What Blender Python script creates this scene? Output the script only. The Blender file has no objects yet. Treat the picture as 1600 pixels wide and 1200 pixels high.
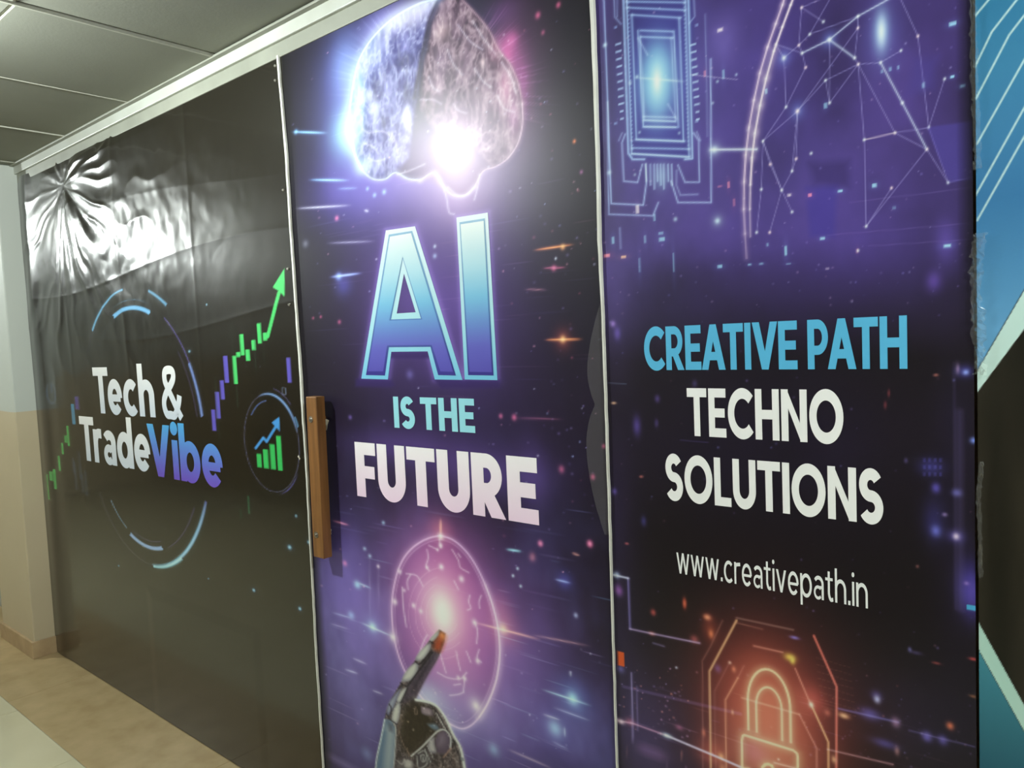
import bpy, bmesh, math, random
import numpy as np
from mathutils import Vector, Matrix
from mathutils.geometry import tessellate_polygon

# ---------------------------------------------------------------- camera, world, exposure
SC = bpy.context.scene
COL = SC.collection
YAW, PITCH, ROLL = 0.71216, -0.06139, -0.04332
CAM = Vector((0.0, -1.3606, 1.5162))
FPX = 1200.0
FWD = Vector((-math.sin(YAW)*math.cos(PITCH), math.cos(YAW)*math.cos(PITCH), math.sin(PITCH)))
_r = FWD.cross(Vector((0, 0, 1))).normalized(); _u = _r.cross(FWD)
RGT = _r*math.cos(ROLL) + _u*math.sin(ROLL)
UPV = -_r*math.sin(ROLL) + _u*math.cos(ROLL)
cam = bpy.data.objects.new('camera', bpy.data.cameras.new('camera'))
COL.objects.link(cam)
M = Matrix((RGT, UPV, -FWD)).transposed().to_4x4(); M.translation = CAM
cam.matrix_world = M
cam.data.sensor_fit = 'HORIZONTAL'; cam.data.sensor_width = 36.0
cam.data.lens = FPX/1600.0*36.0
cam.data.clip_start = 0.02
SC.camera = cam

world = bpy.data.worlds.new('dim_corridor_air'); SC.world = world
world.use_nodes = True
world.node_tree.nodes['Background'].inputs[0].default_value = (0.75, 0.85, 1.0, 1)
world.node_tree.nodes['Background'].inputs[1].default_value = 0.15

SC.view_settings.view_transform = 'Standard'
SC.view_settings.look = 'None'
SC.view_settings.gamma = 1.0
SC.view_settings.use_curve_mapping = False
SC.view_settings.exposure = 0.42
SC.cycles.use_denoising = True
SC.cycles.max_bounces = 10
SC.cycles.diffuse_bounces = 6
SC.cycles.sample_clamp_indirect = 6.0

LAMPS = [(-2.42, -1.12), (-5.84, -1.12), (1.00, -1.12)]  # third lamp is added out of view to brighten the padlock banner
LAMP_STRENGTH = 930.0
LAMP_COLOR = (0.925, 1.0, 0.97)
CEIL = 2.465
OPP = -2.75            # opposite corridor wall
XL, XR = -9.2, 3.4     # corridor ends

# ---------------------------------------------------------------- helpers
def lin(c):
    c = np.asarray(c, float)
    return np.where(c <= 0.04045, c/12.92, ((np.clip(c, 0, None)+0.055)/1.055)**2.4)

def s8(r, g, b):
    v = lin(np.array([r, g, b])/255.0); return (float(v[0]), float(v[1]), float(v[2]), 1.0)

def tag(o, label=None, cat=None, group=None, kind=None):
    if label: o['label'] = label
    if cat: o['category'] = cat
    if group: o['group'] = group
    if kind: o['kind'] = kind
    return o

def link(name, me, mat=None, parent=None, loc=(0, 0, 0)):
    o = bpy.data.objects.new(name, me); COL.objects.link(o)
    if mat is not None and me is not None and not me.materials: me.materials.append(mat)
    o.location = loc
    if parent is not None: o.parent = parent
    return o

def empty(name, loc=(0, 0, 0)):
    o = bpy.data.objects.new(name, None); COL.objects.link(o); o.location = loc
    o.empty_display_size = 0.05
    return o

def bm_mesh(bm, name, smooth=False):
    bmesh.ops.recalc_face_normals(bm, faces=bm.faces[:])
    me = bpy.data.meshes.new(name); bm.to_mesh(me); bm.free()
    if smooth: me.polygons.foreach_set('use_smooth', [True]*len(me.polygons))
    return me

def box_bm(x0, x1, y0, y1, z0, z1, bevel=0.0, seg=2, bm=None):
    new = bm is None
    if new: bm = bmesh.new()
    r = bmesh.ops.create_cube(bm, size=1.0)
    for v in r['verts']:
        v.co = Vector((x0+(v.co.x+.5)*(x1-x0), y0+(v.co.y+.5)*(y1-y0), z0+(v.co.z+.5)*(z1-z0)))
    if bevel > 0:
        es = list({e for v in r['verts'] for e in v.link_edges})
        bmesh.ops.bevel(bm, geom=es, offset=bevel, segments=seg, affect='EDGES', profile=0.5)
    return bm

def box(name, x0, x1, y0, y1, z0, z1, mat, parent=None, bevel=0.0, seg=2):
    return link(name, bm_mesh(box_bm(x0, x1, y0, y1, z0, z1, bevel, seg), name), mat, parent)

def cyl_bm(r0, r1, h, n=32, axis='Z', at=(0, 0, 0), bm=None):
    if bm is None: bm = bmesh.new()
    r = bmesh.ops.create_cone(bm, cap_ends=True, segments=n, radius1=r0, radius2=r1, depth=h)
    R = Matrix.Rotation(math.pi/2, 4, 'X') if axis == 'Y' else Matrix.Identity(4)
    bmesh.ops.transform(bm, matrix=Matrix.Translation(at) @ R, verts=r['verts'])
    return bm

# survey of the print: a measured mark on the photograph read back to metres on the sheet (x along wall, z up)
def sheet(px, py, y=0.0):
    D = RGT*((px-800.0)/FPX) - UPV*((py-600.0)/FPX) + FWD
    t = (y-CAM.y)/D.y
    return CAM.x+D.x*t, CAM.z+D.z*t

# ---------------------------------------------------------------- materials
def mat_new(name):
    m = bpy.data.materials.new(name); m.use_nodes = True
    return m, m.node_tree, m.node_tree.nodes['Principled BSDF']

def noise_mat(name, c1, c2, scale, rough, detail=6.0, bump=0.0, spec=0.5, bscale=None, c3=None, metallic=0.0):
    m, nt, b = mat_new(name)
    tc = nt.nodes.new('ShaderNodeTexCoord')
    geo = nt.nodes.new('ShaderNodeNewGeometry')
    n = nt.nodes.new('ShaderNodeTexNoise'); n.inputs['Scale'].default_value = scale; n.inputs['Detail'].default_value = detail
    nt.links.new(geo.outputs['Position'], n.inputs['Vector'])
    cr = nt.nodes.new('ShaderNodeValToRGB')
    cr.color_ramp.elements[0].position = 0.32; cr.color_ramp.elements[0].color = c1
    cr.color_ramp.elements[1].position = 0.68; cr.color_ramp.elements[1].color = c2
    if c3: e = cr.color_ramp.elements.new(0.5); e.color = c3
    nt.links.new(n.outputs['Fac'], cr.inputs['Fac']); nt.links.new(cr.outputs['Color'], b.inputs['Base Color'])
    b.inputs['Roughness'].default_value = rough; b.inputs['Specular IOR Level'].default_value = spec
    b.inputs['Metallic'].default_value = metallic
    if bump > 0:
        n2 = nt.nodes.new('ShaderNodeTexNoise'); n2.inputs['Scale'].default_value = bscale or scale*4; n2.inputs['Detail'].default_value = 4
        nt.links.new(geo.outputs['Position'], n2.inputs['Vector'])
        bp = nt.nodes.new('ShaderNodeBump'); bp.inputs['Strength'].default_value = bump; bp.inputs['Distance'].default_value = 0.004
        nt.links.new(n2.outputs['Fac'], bp.inputs['Height']); nt.links.new(bp.outputs['Normal'], b.inputs['Normal'])
    nt.nodes.remove(tc)
    return m

def vinyl_mat(name, rough, coat, coat_rough, spec=0.5):
    """printed flex vinyl: the print lies in the colour attribute, gloss comes from the sheet"""
    m, nt, b = mat_new(name)
    a = nt.nodes.new('ShaderNodeAttribute'); a.attribute_name = 'print'
    nt.links.new(a.outputs['Color'], b.inputs['Base Color'])
    b.inputs['Roughness'].default_value = rough
    b.inputs['Specular IOR Level'].default_value = spec
    b.inputs['Coat Weight'].default_value = coat; b.inputs['Coat Roughness'].default_value = coat_rough
    geo = nt.nodes.new('ShaderNodeNewGeometry')
    w = nt.nodes.new('ShaderNodeTexWave'); w.bands_direction = 'Z'; w.inputs['Scale'].default_value = 160.0
    w.inputs['Distortion'].default_value = 0.6
    nt.links.new(geo.outputs['Position'], w.inputs['Vector'])
    bp = nt.nodes.new('ShaderNodeBump'); bp.inputs['Strength'].default_value = 0.05; bp.inputs['Distance'].default_value = 0.0006
    nt.links.new(w.outputs['Fac'], bp.inputs['Height']); nt.links.new(bp.outputs['Normal'], b.inputs['Normal'])
    return m

M_VINYL1 = vinyl_mat('glossy_printed_vinyl', 0.26, 0.5, 0.10, 0.55)
M_VINYL2 = vinyl_mat('printed_flex_vinyl', 0.36, 0.13, 0.07, 0.26)
M_CEIL = noise_mat('ceiling_tile_board', s8(132, 134, 122), s8(142, 144, 132), 2.0, 0.85, bump=0.08, bscale=120)
M_GRID = noise_mat('ceiling_grid_paint', s8(166, 166, 152), s8(178, 178, 166), 3.0, 0.55)
M_GAP = noise_mat('ceiling_dark_plenum', s8(70, 68, 60), s8(84, 80, 72), 3.0, 0.9)
M_TRIM = noise_mat('white_trim_paint', s8(186, 190, 182), s8(172, 174, 164), 5.0, 0.4, bump=0.1, bscale=60)
M_STRIP = noise_mat('white_plastic_edge', s8(236, 236, 230), s8(215, 214, 205), 14.0, 0.22, spec=0.7)
M_TRIM2 = noise_mat('off_white_wall_paint', s8(134, 136, 124), s8(148, 150, 138), 6.0, 0.5)
M_FTILE = noise_mat('glazed_floor_tile', s8(206, 198, 166), s8(216, 209, 178), 3.0, 0.14, bump=0.0)
M_BORDER = noise_mat('brown_granite_border', s8(166, 142, 102), s8(186, 162, 122), 9.0, 0.35, detail=10, c3=s8(176, 154, 114))
M_GROUT = noise_mat('grey_grout', s8(150, 146, 128), s8(165, 160, 140), 20.0, 0.9)
M_SKIRT = noise_mat('brown_skirting_granite', s8(168, 142, 108), s8(188, 164, 128), 12.0, 0.4, detail=10)
M_DARK = noise_mat('dark_green_door_paint', s8(58, 60, 46), s8(70, 70, 54), 5.0, 0.5)
M_BOARD = noise_mat('plywood_partition', s8(120, 96, 66), s8(140, 114, 80), 6.0, 0.7)
M_BROWN = noise_mat('brown_laminate_door', s8(52, 40, 32), s8(64, 50, 40), 6.0, 0.45)
M_STEEL = noise_mat('dull_steel', s8(150, 145, 135), s8(180, 176, 168), 30.0, 0.35, metallic=0.9)
M_PAPER = noise_mat('torn_white_paper', s8(210, 202, 182), s8(230, 224, 208), 40.0, 0.8)

def dado_mat(name, zsplit, up, low1, low2):
    m, nt, b = mat_new(name)
    geo = nt.nodes.new('ShaderNodeNewGeometry'); sp = nt.nodes.new('ShaderNodeSeparateXYZ')
    nt.links.new(geo.outputs['Position'], sp.inputs[0])
    n = nt.nodes.new('ShaderNodeTexNoise'); n.inputs['Scale'].default_value = 5.0; n.inputs['Detail'].default_value = 6
    nt.links.new(geo.outputs['Position'], n.inputs['Vector'])
    mx = nt.nodes.new('ShaderNodeMix'); mx.data_type = 'RGBA'
    mx.inputs[6].default_value = low1; mx.inputs[7].default_value = low2
    nt.links.new(n.outputs['Fac'], mx.inputs[0])
    ad = nt.nodes.new('ShaderNodeMath'); ad.operation = 'MULTIPLY_ADD'; ad.inputs[1].default_value = 0.012
    nt.links.new(n.outputs['Fac'], ad.inputs[0]); nt.links.new(sp.outputs['Z'], ad.inputs[2])
    gt = nt.nodes.new('ShaderNodeMath'); gt.operation = 'GREATER_THAN'; gt.inputs[1].default_value = zsplit+0.006
    nt.links.new(ad.outputs[0], gt.inputs[0])
    m2 = nt.nodes.new('ShaderNodeMix'); m2.data_type = 'RGBA'
    nt.links.new(gt.outputs[0], m2.inputs[0]); nt.links.new(mx.outputs[2], m2.inputs[6]); m2.inputs[7].default_value = up
    nt.links.new(m2.outputs[2], b.inputs['Base Color'])
    b.inputs['Roughness'].default_value = 0.55
    return m

M_PILLAR = dado_mat('pillar_two_tone_paint', 1.25, s8(192, 197, 190), s8(190, 176, 146), s8(198, 184, 156))
M_OPP = dado_mat('corridor_two_tone_paint', 1.44, s8(150, 152, 150), s8(120, 100, 70), s8(132, 112, 80))

def wood_mat():
    m, nt, b = mat_new('varnished_teak_wood')
    geo = nt.nodes.new('ShaderNodeNewGeometry'); mp = nt.nodes.new('ShaderNodeMapping')
    mp.inputs['Scale'].default_value = (60, 60, 5)
    nt.links.new(geo.outputs['Position'], mp.inputs['Vector'])
    n = nt.nodes.new('ShaderNodeTexNoise'); n.inputs['Scale'].default_value = 1.0; n.inputs['Detail'].default_value = 6
    nt.links.new(mp.outputs[0], n.inputs['Vector'])
    cr = nt.nodes.new('ShaderNodeValToRGB')
    cr.color_ramp.elements[0].position = 0.3; cr.color_ramp.elements[0].color = s8(112, 74, 38)
    cr.color_ramp.elements[1].position = 0.75; cr.color_ramp.elements[1].color = s8(146, 100, 54)
    nt.links.new(n.outputs['Fac'], cr.inputs['Fac']); nt.links.new(cr.outputs[0], b.inputs['Base Color'])
    b.inputs['Roughness'].default_value = 0.42
    return m
M_WOOD = wood_mat()

def emit_mat():
    m, nt, b = mat_new('lit_lamp_diffuser')
    b.inputs['Base Color'].default_value = (0.9, 0.9, 0.88, 1)
    b.inputs['Emission Color'].default_value = (*LAMP_COLOR, 1)
    b.inputs['Emission Strength'].default_value = LAMP_STRENGTH
    return m
M_LAMP = emit_mat()

def tape_mat():
    m, nt, b = mat_new('clear_adhesive_tape')
    b.inputs['Base Color'].default_value = (0.92, 0.94, 0.92, 1)
    b.inputs['Transmission Weight'].default_value = 0.85
    b.inputs['Alpha'].default_value = 0.3
    b.inputs['Roughness'].default_value = 0.06; b.inputs['IOR'].default_value = 1.45
    return m
M_TAPE = tape_mat()

# ---------------------------------------------------------------- the setting
# floor: bed of grout with glazed tiles and a granite border along the banner wall
floor = box('floor', XL, XR, OPP-0.1, 0.6, -0.08, -0.0025, M_GROUT); tag(floor, kind='structure')
TX0, TS = -3.133, 0.6365
BY = -0.349
tile_me = bm_mesh(box_bm(0.0015, TS-0.0015, -TS+0.0015, -0.0015, -0.02, 0.0, 0.0012, 1), 'floor_tile')
i0 = int(math.floor((XL-TX0)/TS))+1
for i in range(i0, int((XR-TX0)/TS)):
    for j in range(3):
        link('floor_tile', tile_me, M_FTILE, floor, (TX0+i*TS, BY-j*TS, 0))
slab_me = bm_mesh(box_bm(0.0008, 1.2722, BY+0.001, 0.06, -0.02, 0.0, 0.001, 1), 'border_slab')
for k in range(-4, 5):
    link('border_slab', slab_me, M_BORDER, floor, (-3.9+k*1.273, 0, 0))

# ceiling: lay-in tiles on a light grid under a dark plenum
ceiling = box('ceiling', XL, XR, OPP-0.1, 0.6, CEIL+0.03, CEIL+0.1, M_GAP); tag(ceiling, kind='structure')
CX0, CS, CSY = -2.362, 0.637, 0.598
ct_me = bm_mesh(box_bm(0.004, CS-0.004, -CSY+0.004, -0.004, 0.0, 0.02, 0.002, 1), 'ceiling_tile')
nx0 = int(math.floor((XL-CX0)/CS))+1; nx1 = int((XR-CX0)/CS)
for i in range(nx0, nx1):
    for j in range(5):
        o = link('ceiling_tile', ct_me, M_CEIL, ceiling, (CX0+i*CS, -j*CSY, CEIL+0.001))
        if i == -1 and j == 0: o.location.z = CEIL-0.002
        if i == 0 and j == 0: o.location.z = CEIL+0.006; o.location.x += 0.003
bar_me = bm_mesh(box_bm(-0.004, 0.004, -5*CSY, 0.0, -0.003, 0.012), 'grid_bar')
for i in range(nx0, nx1+1):
    link('grid_bar', bar_me, M_GRID, ceiling, (CX0+i*CS-0.004, 0, CEIL))
long_me = bm_mesh(box_bm(XL, XR, -0.003, 0.003, 0.004, 0.012), 'grid_rail')
for j in range(1, 5):
    link('grid_rail', long_me, M_GRID, ceiling, (0, -j*CSY, CEIL))

# banner wall: partition behind the banners, the white wall angle above it
wb = box('wall_back', -4.36, XR, 0.03, 0.12, 0.0, CEIL+0.03, M_BOARD); tag(wb, kind='structure')
head = box('trim_1', -4.35, XR, -0.006, 0.03, 2.380, 2.424, M_TRIM2, bevel=0.002); tag(head, kind='structure')
ang = box('trim_2', -4.35, XR, -0.018, 0.03, 2.422, CEIL-0.002, M_TRIM, bevel=0.003); tag(ang, kind='structure')
lip = box('trim_3', -4.35, XR, -0.036, -0.014, CEIL-0.007, CEIL+0.001, M_TRIM2, bevel=0.002); tag(lip, kind='structure')

pil = box('wall_left', -4.83, -4.35, -0.10, 0.12, 0.0, CEIL, M_PILLAR, bevel=0.006); tag(pil, kind='structure')
bb = box('baseboard_left', -4.845, -4.352, -0.112, -0.098, 0.0, 0.085, M_SKIRT, bevel=0.002); tag(bb, kind='structure')
bb2 = box('baseboard_end', -4.354, -4.338, -0.112, 0.02, 0.0, 0.085, M_SKIRT, bevel=0.002); tag(bb2, kind='structure')
wf = box('wall_far', XL, -4.40, 0.30, 0.42, 0.0, CEIL+0.03, M_PILLAR); tag(wf, kind='structure')
dr = empty('door_3', (-5.9, 0.30, 0)); tag(dr, kind='structure')
box('door_leaf', -0.45, 0.45, -0.03, -0.002, 0.0, 2.05, M_DARK, dr, bevel=0.004)
for x0, x1, z0, z1 in ((-0.52, -0.452, 0, 2.12), (0.452, 0.52, 0, 2.12), (-0.45, 0.45, 2.052, 2.12)):
    box('door_frame', x0, x1, -0.05, -0.002, z0, z1, M_BROWN, dr, bevel=0.003)

# the other side of the corridor (seen only as reflections in the vinyl)
wo = box('wall_opposite', XL, XR, OPP-0.12, OPP, 0.0, CEIL+0.03, M_OPP); tag(wo, kind='structure')
we = box('wall_end', XL-0.1, XL, OPP-0.12, 0.6, 0.0, CEIL+0.03, M_PILLAR); tag(we, kind='structure')
wr = box('wall_right', XR, XR+0.1, OPP-0.12, 0.6, 0.0, CEIL+0.03, M_PILLAR); tag(wr, kind='structure')
for n, x in ((4, -1.66), (5, -6.4)):
    d = empty('door_%d' % n, (x, OPP, 0)); tag(d, kind='structure')
    box('door_leaf', -0.42, 0.42, 0.002, 0.03, 0.0, 2.08, M_BROWN, d, bevel=0.004)
    for x0, x1, z0, z1 in ((-0.49, -0.422, 0, 2.15), (0.422, 0.49, 0, 2.15), (-0.42, 0.42, 2.082, 2.15)):
        box('door_frame', x0, x1, 0.002, 0.05, z0, z1, M_DARK, d, bevel=0.003)

# opal globe lamps under the ceiling
LAMP_LABEL = ['lit white globe lamp on the ceiling opposite the brain banner', 'lit white globe lamp on the corridor ceiling beyond the white pillar', 'added unseen fill lamp, white globe on the ceiling opposite the blue striped banner']
for k, (lx, ly) in enumerate(LAMPS):
    L = empty('ceiling_lamp', (lx, ly, CEIL))
    tag(L, LAMP_LABEL[k], 'lamp', 'globe lamps along the corridor ceiling')
    link('base', bm_mesh(cyl_bm(0.062, 0.075, 0.034, 36, at=(0, 0, -0.018)), 'lamp_base'), M_TRIM, L)
    bm = bmesh.new(); bmesh.ops.create_uvsphere(bm, u_segments=32, v_segments=20, radius=0.0385)
    for v in bm.verts: v.co.z = v.co.z*1.55-0.100
    link('globe', bm_mesh(bm, 'lamp_globe', True), M_LAMP, L)

# ---------------------------------------------------------------- printing the banners
rng = np.random.default_rng(7)

def vnoise(x, z, seed=0):
    xi = np.floor(x).astype(np.int64); zi = np.floor(z).astype(np.int64)
    fx = x-xi; fz = z-zi; fx = fx*fx*(3-2*fx); fz = fz*fz*(3-2*fz)
    def h(a, b):
        v = (a*374761393 + b*668265263 + seed*144665) & 0x7fffffff
        v = ((v ^ (v >> 13))*1274126177) & 0x7fffffff
        return ((v ^ (v >> 16)) & 0xffff)/65535.0
    return (h(xi, zi)*(1-fx)+h(xi+1, zi)*fx)*(1-fz)+(h(xi, zi+1)*(1-fx)+h(xi+1, zi+1)*fx)*fz

def fbm(x, z, oct=4, seed=0):
    s = 0; a = 0.5; t = 0
    for o in range(oct):
        s = s+a*vnoise(x*2**o+17.3*o, z*2**o+5.1*o, seed+o); t += a; a *= 0.5
    return s/t

def spline(P, n=8):
    P = [np.array(p, float) for p in P]; out = []
    Q = [2*P[0]-P[1]]+P+[2*P[-1]-P[-2]]
    for i in range(1, len(Q)-2):
        for k in range(n):
            t = k/n; a, b, c, d = Q[i-1], Q[i], Q[i+1], Q[i+2]
            out.append(0.5*((2*b)+(-a+c)*t+(2*a-5*b+4*c-d)*t*t+(-a+3*b-3*c+d)*t**3))
    out.append(P[-1]); return out
def C(r, g, b): return np.array([r, g, b], float)/255.0

class Sheet:
    """one printed sheet: columns at X, rows at Z; every mark is drawn in metres on the sheet"""
    def __init__(self, xs, zs, base):
        self.xs = np.asarray(xs); self.zs = np.asarray(zs)
        self.c = np.empty((len(zs), len(xs), 3)); self.c[:] = base
        self.X, self.Z = np.meshgrid(self.xs, self.zs)
    def scale(self, px, py):
        x, z = sheet(px, py); x1, z1 = sheet(px+1, py); x2, z2 = sheet(px, py+1)
        return x, z, 1.0/max(abs(x1-x), 1e-6), 1.0/max(abs(z2-z), 1e-6)
    def win(self, x0, x1, z0, z1):
        i0, i1 = np.searchsorted(self.xs, [x0, x1]); j0, j1 = np.searchsorted(self.zs, [z0, z1])
        return slice(max(j0-1, 0), j1+1), slice(max(i0-1, 0), i1+1)
    def put(self, w, a, col, mode):
        if a.size == 0: return
        c = self.c[w]; a = np.clip(a, 0, 1)[..., None]; col = np.asarray(col)
        if mode == 'over': self.c[w] = c*(1-a)+col*a
        else: self.c[w] = 1-(1-c)*(1-col*a)
    def glow(self, p, rx, ry, col, k=1.0, mode='add', pw=2.0, tilt=0.0):
        x, z, sx, sz = self.scale(*p)
        R = max(rx, ry)*(3.0 if pw >= 2 else 4.5)
        w = self.win(x-R/sx, x+R/sx, z-R/sz, z+R/sz)
        u = (self.X[w]-x)*sx; v = -(self.Z[w]-z)*sz
        if tilt: ca, sa = math.cos(tilt), math.sin(tilt); u, v = u*ca+v*sa, -u*sa+v*ca
        d = np.sqrt((u/rx)**2+(v/ry)**2)
        self.put(w, k*np.exp(-d**pw), col, mode)
    def seg(self, p0, p1, wd, col, k=1.0, mode='add', soft=0.9, halo=0.0, fade=None):
        mx, mz, sx, sz = self.scale((p0[0]+p1[0])/2, (p0[1]+p1[1])/2)
        a = np.array(sheet(*p0)); b = np.array(sheet(*p1)); m = max(wd*2+3, halo*3)
        w = self.win(min(a[0], b[0])-m/sx, max(a[0], b[0])+m/sx, min(a[1], b[1])-m/sz, max(a[1], b[1])+m/sz)
        ux = (b[0]-a[0])*sx; uz = (b[1]-a[1])*sz; L2 = ux*ux+uz*uz+1e-9
        qx = (self.X[w]-a[0])*sx; qz = (self.Z[w]-a[1])*sz
        t = np.clip((qx*ux+qz*uz)/L2, 0, 1)
        d = np.hypot(qx-t*ux, qz-t*uz)
        f = 1.0
        if fade == 'both': f = np.sin(np.pi*np.clip(t, 0.02, 0.98))**0.7
        elif fade == 'end': f = 1-t
        elif fade == 'start': f = t
        self.put(w, k*f*np.clip((wd/2+soft-d)/(2*soft)+0.0, 0, 1), col, mode)
        if halo > 0: self.put(w, 0.45*k*f*np.exp(-(d/halo)**2), col, 'add')
    def path(self, pts, wd, col, k=1.0, closed=False, mode='add', soft=0.9, halo=0.0, smooth=0):
        pts = [np.array(p, float) for p in pts]
        if closed: pts = pts+[pts[0]]
        if smooth and len(pts) > 2: pts = spline(pts, smooth)
        mid = np.mean(pts, axis=0); _, _, sx, sz = self.scale(*mid); m = max(wd*2+3, halo*3)
        P = np.array([sheet(*p) for p in pts])
        w = self.win(P[:, 0].min()-m/sx, P[:, 0].max()+m/sx, P[:, 1].min()-m/sz, P[:, 1].max()+m/sz)
        X = self.X[w]*sx; Z = self.Z[w]*sz; P = P*np.array([sx, sz])
        if X.size == 0: return
        d = np.full(X.shape, 1e9)
        for a, b in zip(P[:-1], P[1:]):
            e = b-a; t = np.clip(((X-a[0])*e[0]+(Z-a[1])*e[1])/(e@e+1e-9), 0, 1)
            d = np.minimum(d, np.hypot(X-a[0]-t*e[0], Z-a[1]-t*e[1]))
        self.put(w, k*np.clip((wd/2+soft-d)/(2*soft), 0, 1), col, mode)
        if halo > 0: self.put(w, 0.45*k*np.exp(-(d/halo)**2), col, 'add')
    def poly(self, pts, col, k=1.0, mode='over', soft=0.8, tex=None, smooth=0):
        if smooth: pts = spline(list(pts)+[pts[0]], smooth)[:-1]
        P = np.array([sheet(*p) for p in pts]); cx = np.mean([p[0] for p in pts]); cy = np.mean([p[1] for p in pts])
        _, _, sx, sz = self.scale(cx, cy); m = soft*2+2
        w = self.win(P[:, 0].min()-m/sx, P[:, 0].max()+m/sx, P[:, 1].min()-m/sz, P[:, 1].max()+m/sz)
        X = self.X[w]*sx; Z = self.Z[w]*sz; P = P*np.array([sx, sz])
        ins = np.zeros(X.shape, bool); dm = np.full(X.shape, 1e9)
        for i in range(len(P)):
            a, b = P[i], P[(i+1) % len(P)]
            cond = ((a[1] > Z) != (b[1] > Z))
            with np.errstate(divide='ignore', invalid='ignore'):
                xi = a[0]+(Z-a[1])*(b[0]-a[0])/(b[1]-a[1]+1e-12)
            ins ^= cond & (X < xi)
            e = b-a; t = np.clip(((X-a[0])*e[0]+(Z-a[1])*e[1])/(e@e+1e-9), 0, 1)
            dm = np.minimum(dm, np.hypot(X-a[0]-t*e[0], Z-a[1]-t*e[1]))
        sd = np.where(ins, dm, -dm)
        al = k*np.clip(0.5+sd/(2*soft), 0, 1)
        if tex is not None: al = al*tex(self.X[w], self.Z[w])
        self.put(w, al, col, mode)
        return w, sd
    def bar(self, x, y0, y1, wd, col, k=1.0, mode='over'):
        # upright bar: follows the plumb of the sheet
        X, _, sx, sz = self.scale(x, (y0+y1)/2); za = sheet(x, y0)[1]; zb = sheet(x, y1)[1]
        w = self.win(X-wd/sx, X+wd/sx, zb-3/sz, za+3/sz)
        d = np.maximum(np.abs(self.X[w]-X)*sx-wd/2, np.maximum(self.Z[w]-za, zb-self.Z[w])*sz)
        self.put(w, k*np.clip(0.5-d/1.4, 0, 1), col, mode)
    def dash(self, x, y, wx, wy, col, k=1.0, mode='add'):
        X, z, sx, sz = self.scale(x, y)
        w = self.win(X-(wx+2)/sx, X+(wx+2)/sx, z-(wy+2)/sz, z+(wy+2)/sz)
        d = np.maximum(np.abs(self.X[w]-X)*sx-wx/2, np.abs(self.Z[w]-z)*sz-wy/2)
        self.put(w, k*np.clip(0.5-d/1.6, 0, 1), col, mode)
    def ring(self, c, r, a0, a1, wd, col, k=1.0, fade=None, halo=0.0, soft=0.9, rz=None):
        # arc about a centre in sheet metres, angles in degrees anticlockwise
        rz = rz or r; n = max(3, int(abs(a1-a0)/5))
        x, z = c
        m = 0.02
        w = self.win(x-r-m, x+r+m, z-rz-m, z+rz+m)
        u = (self.X[w]-x)/r; v = (self.Z[w]-z)/rz
        _, _, sx, sz = self.scale(*unsheet(x, z))
        ang = np.degrees(np.arctan2(v, u)); t = ((ang-a0) % 360)/((a1-a0) if a1 > a0 else 1)
        rad = np.hypot(u, v); g = np.hypot(u/r/np.maximum(rad, 1e-6)/sx, v/rz/np.maximum(rad, 1e-6)/sz)
        d = np.abs(rad-1)/np.maximum(g, 1e-9)
        on = (t >= 0) & (t <= 1)
        f = np.where(on, 1.0, 0.0)
        if fade == 'both': f = f*np.sin(np.pi*np.clip(t, 0, 1))**0.6
        elif fade == 'end': f = f*(1-np.clip(t, 0, 1))
        elif fade == 'start': f = f*np.clip(t, 0, 1)
        self.put(w, k*f*np.clip((wd/2+soft-d)/(2*soft), 0, 1), col, 'add')
        if halo > 0: self.put(w, 0.4*k*f*np.exp(-(d/halo)**2), col, 'add')
    def stars(self, n, x0, x1, y0, y1, cols, r=(0.7, 1.6), k=(0.2, 0.9), stretch=1.0, seed=1):
        g = np.random.default_rng(seed)
        for _ in range(n):
            p = (g.uniform(x0, x1), g.uniform(y0, y1)); rr = g.uniform(*r)
            self.glow(p, rr*stretch, rr, cols[g.integers(len(cols))], g.uniform(*k), tilt=0.12)
    def streaks(self, n, x0, x1, y0, y1, cols, ln=(15, 60), k=(0.15, 0.6), wd=1.0, seed=1, halo=0):
        # level light trails: run along the sheet's horizontal
        g = np.random.default_rng(seed)
        for _ in range(n):
            p = (g.uniform(x0, x1), g.uniform(y0, y1)); l = g.uniform(*ln)
            X, z = sheet(*p); q = unsheet(sheet(p[0]+l, p[1])[0], z)
            self.seg(p, q, wd, cols[g.integers(len(cols))], g.uniform(*k), fade='both', halo=halo)
    def build(self, name, mat, disp=None, gain=1.0):
        nz, nx = self.X.shape
        Y = np.zeros_like(self.X) if disp is None else -disp(self.X, self.Z)
        co = np.stack([self.X, Y, self.Z], -1).reshape(-1, 3).astype(np.float32)
        idx = np.arange(nz*nx).reshape(nz, nx)
        q = np.stack([idx[:-1, :-1], idx[:-1, 1:], idx[1:, 1:], idx[1:, :-1]], -1).reshape(-1, 4)
        me = bpy.data.meshes.new(name)
        me.vertices.add(len(co)); me.vertices.foreach_set('co', co.ravel())
        me.loops.add(q.size); me.loops.foreach_set('vertex_index', q.ravel().astype(np.int32))
        me.polygons.add(len(q)); me.polygons.foreach_set('loop_start', (np.arange(len(q))*4).astype(np.int32))
        me.polygons.foreach_set('use_smooth', np.ones(len(q), bool))
        me.update(calc_edges=True)
        a = me.color_attributes.new('print', 'FLOAT_COLOR', 'POINT')
        rgb = lin(np.clip(self.c, 0, 1))*gain
        a.data.foreach_set('color', np.concatenate([rgb.reshape(-1, 3), np.ones((nz*nx, 1))], 1).astype(np.float32).ravel())
        return link(name, me, mat)

def unsheet(x, z):
    q = Vector((x, 0, z))-CAM
    return 800+FPX*q.dot(RGT)/q.dot(FWD), 600-FPX*q.dot(UPV)/q.dot(FWD)

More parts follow.
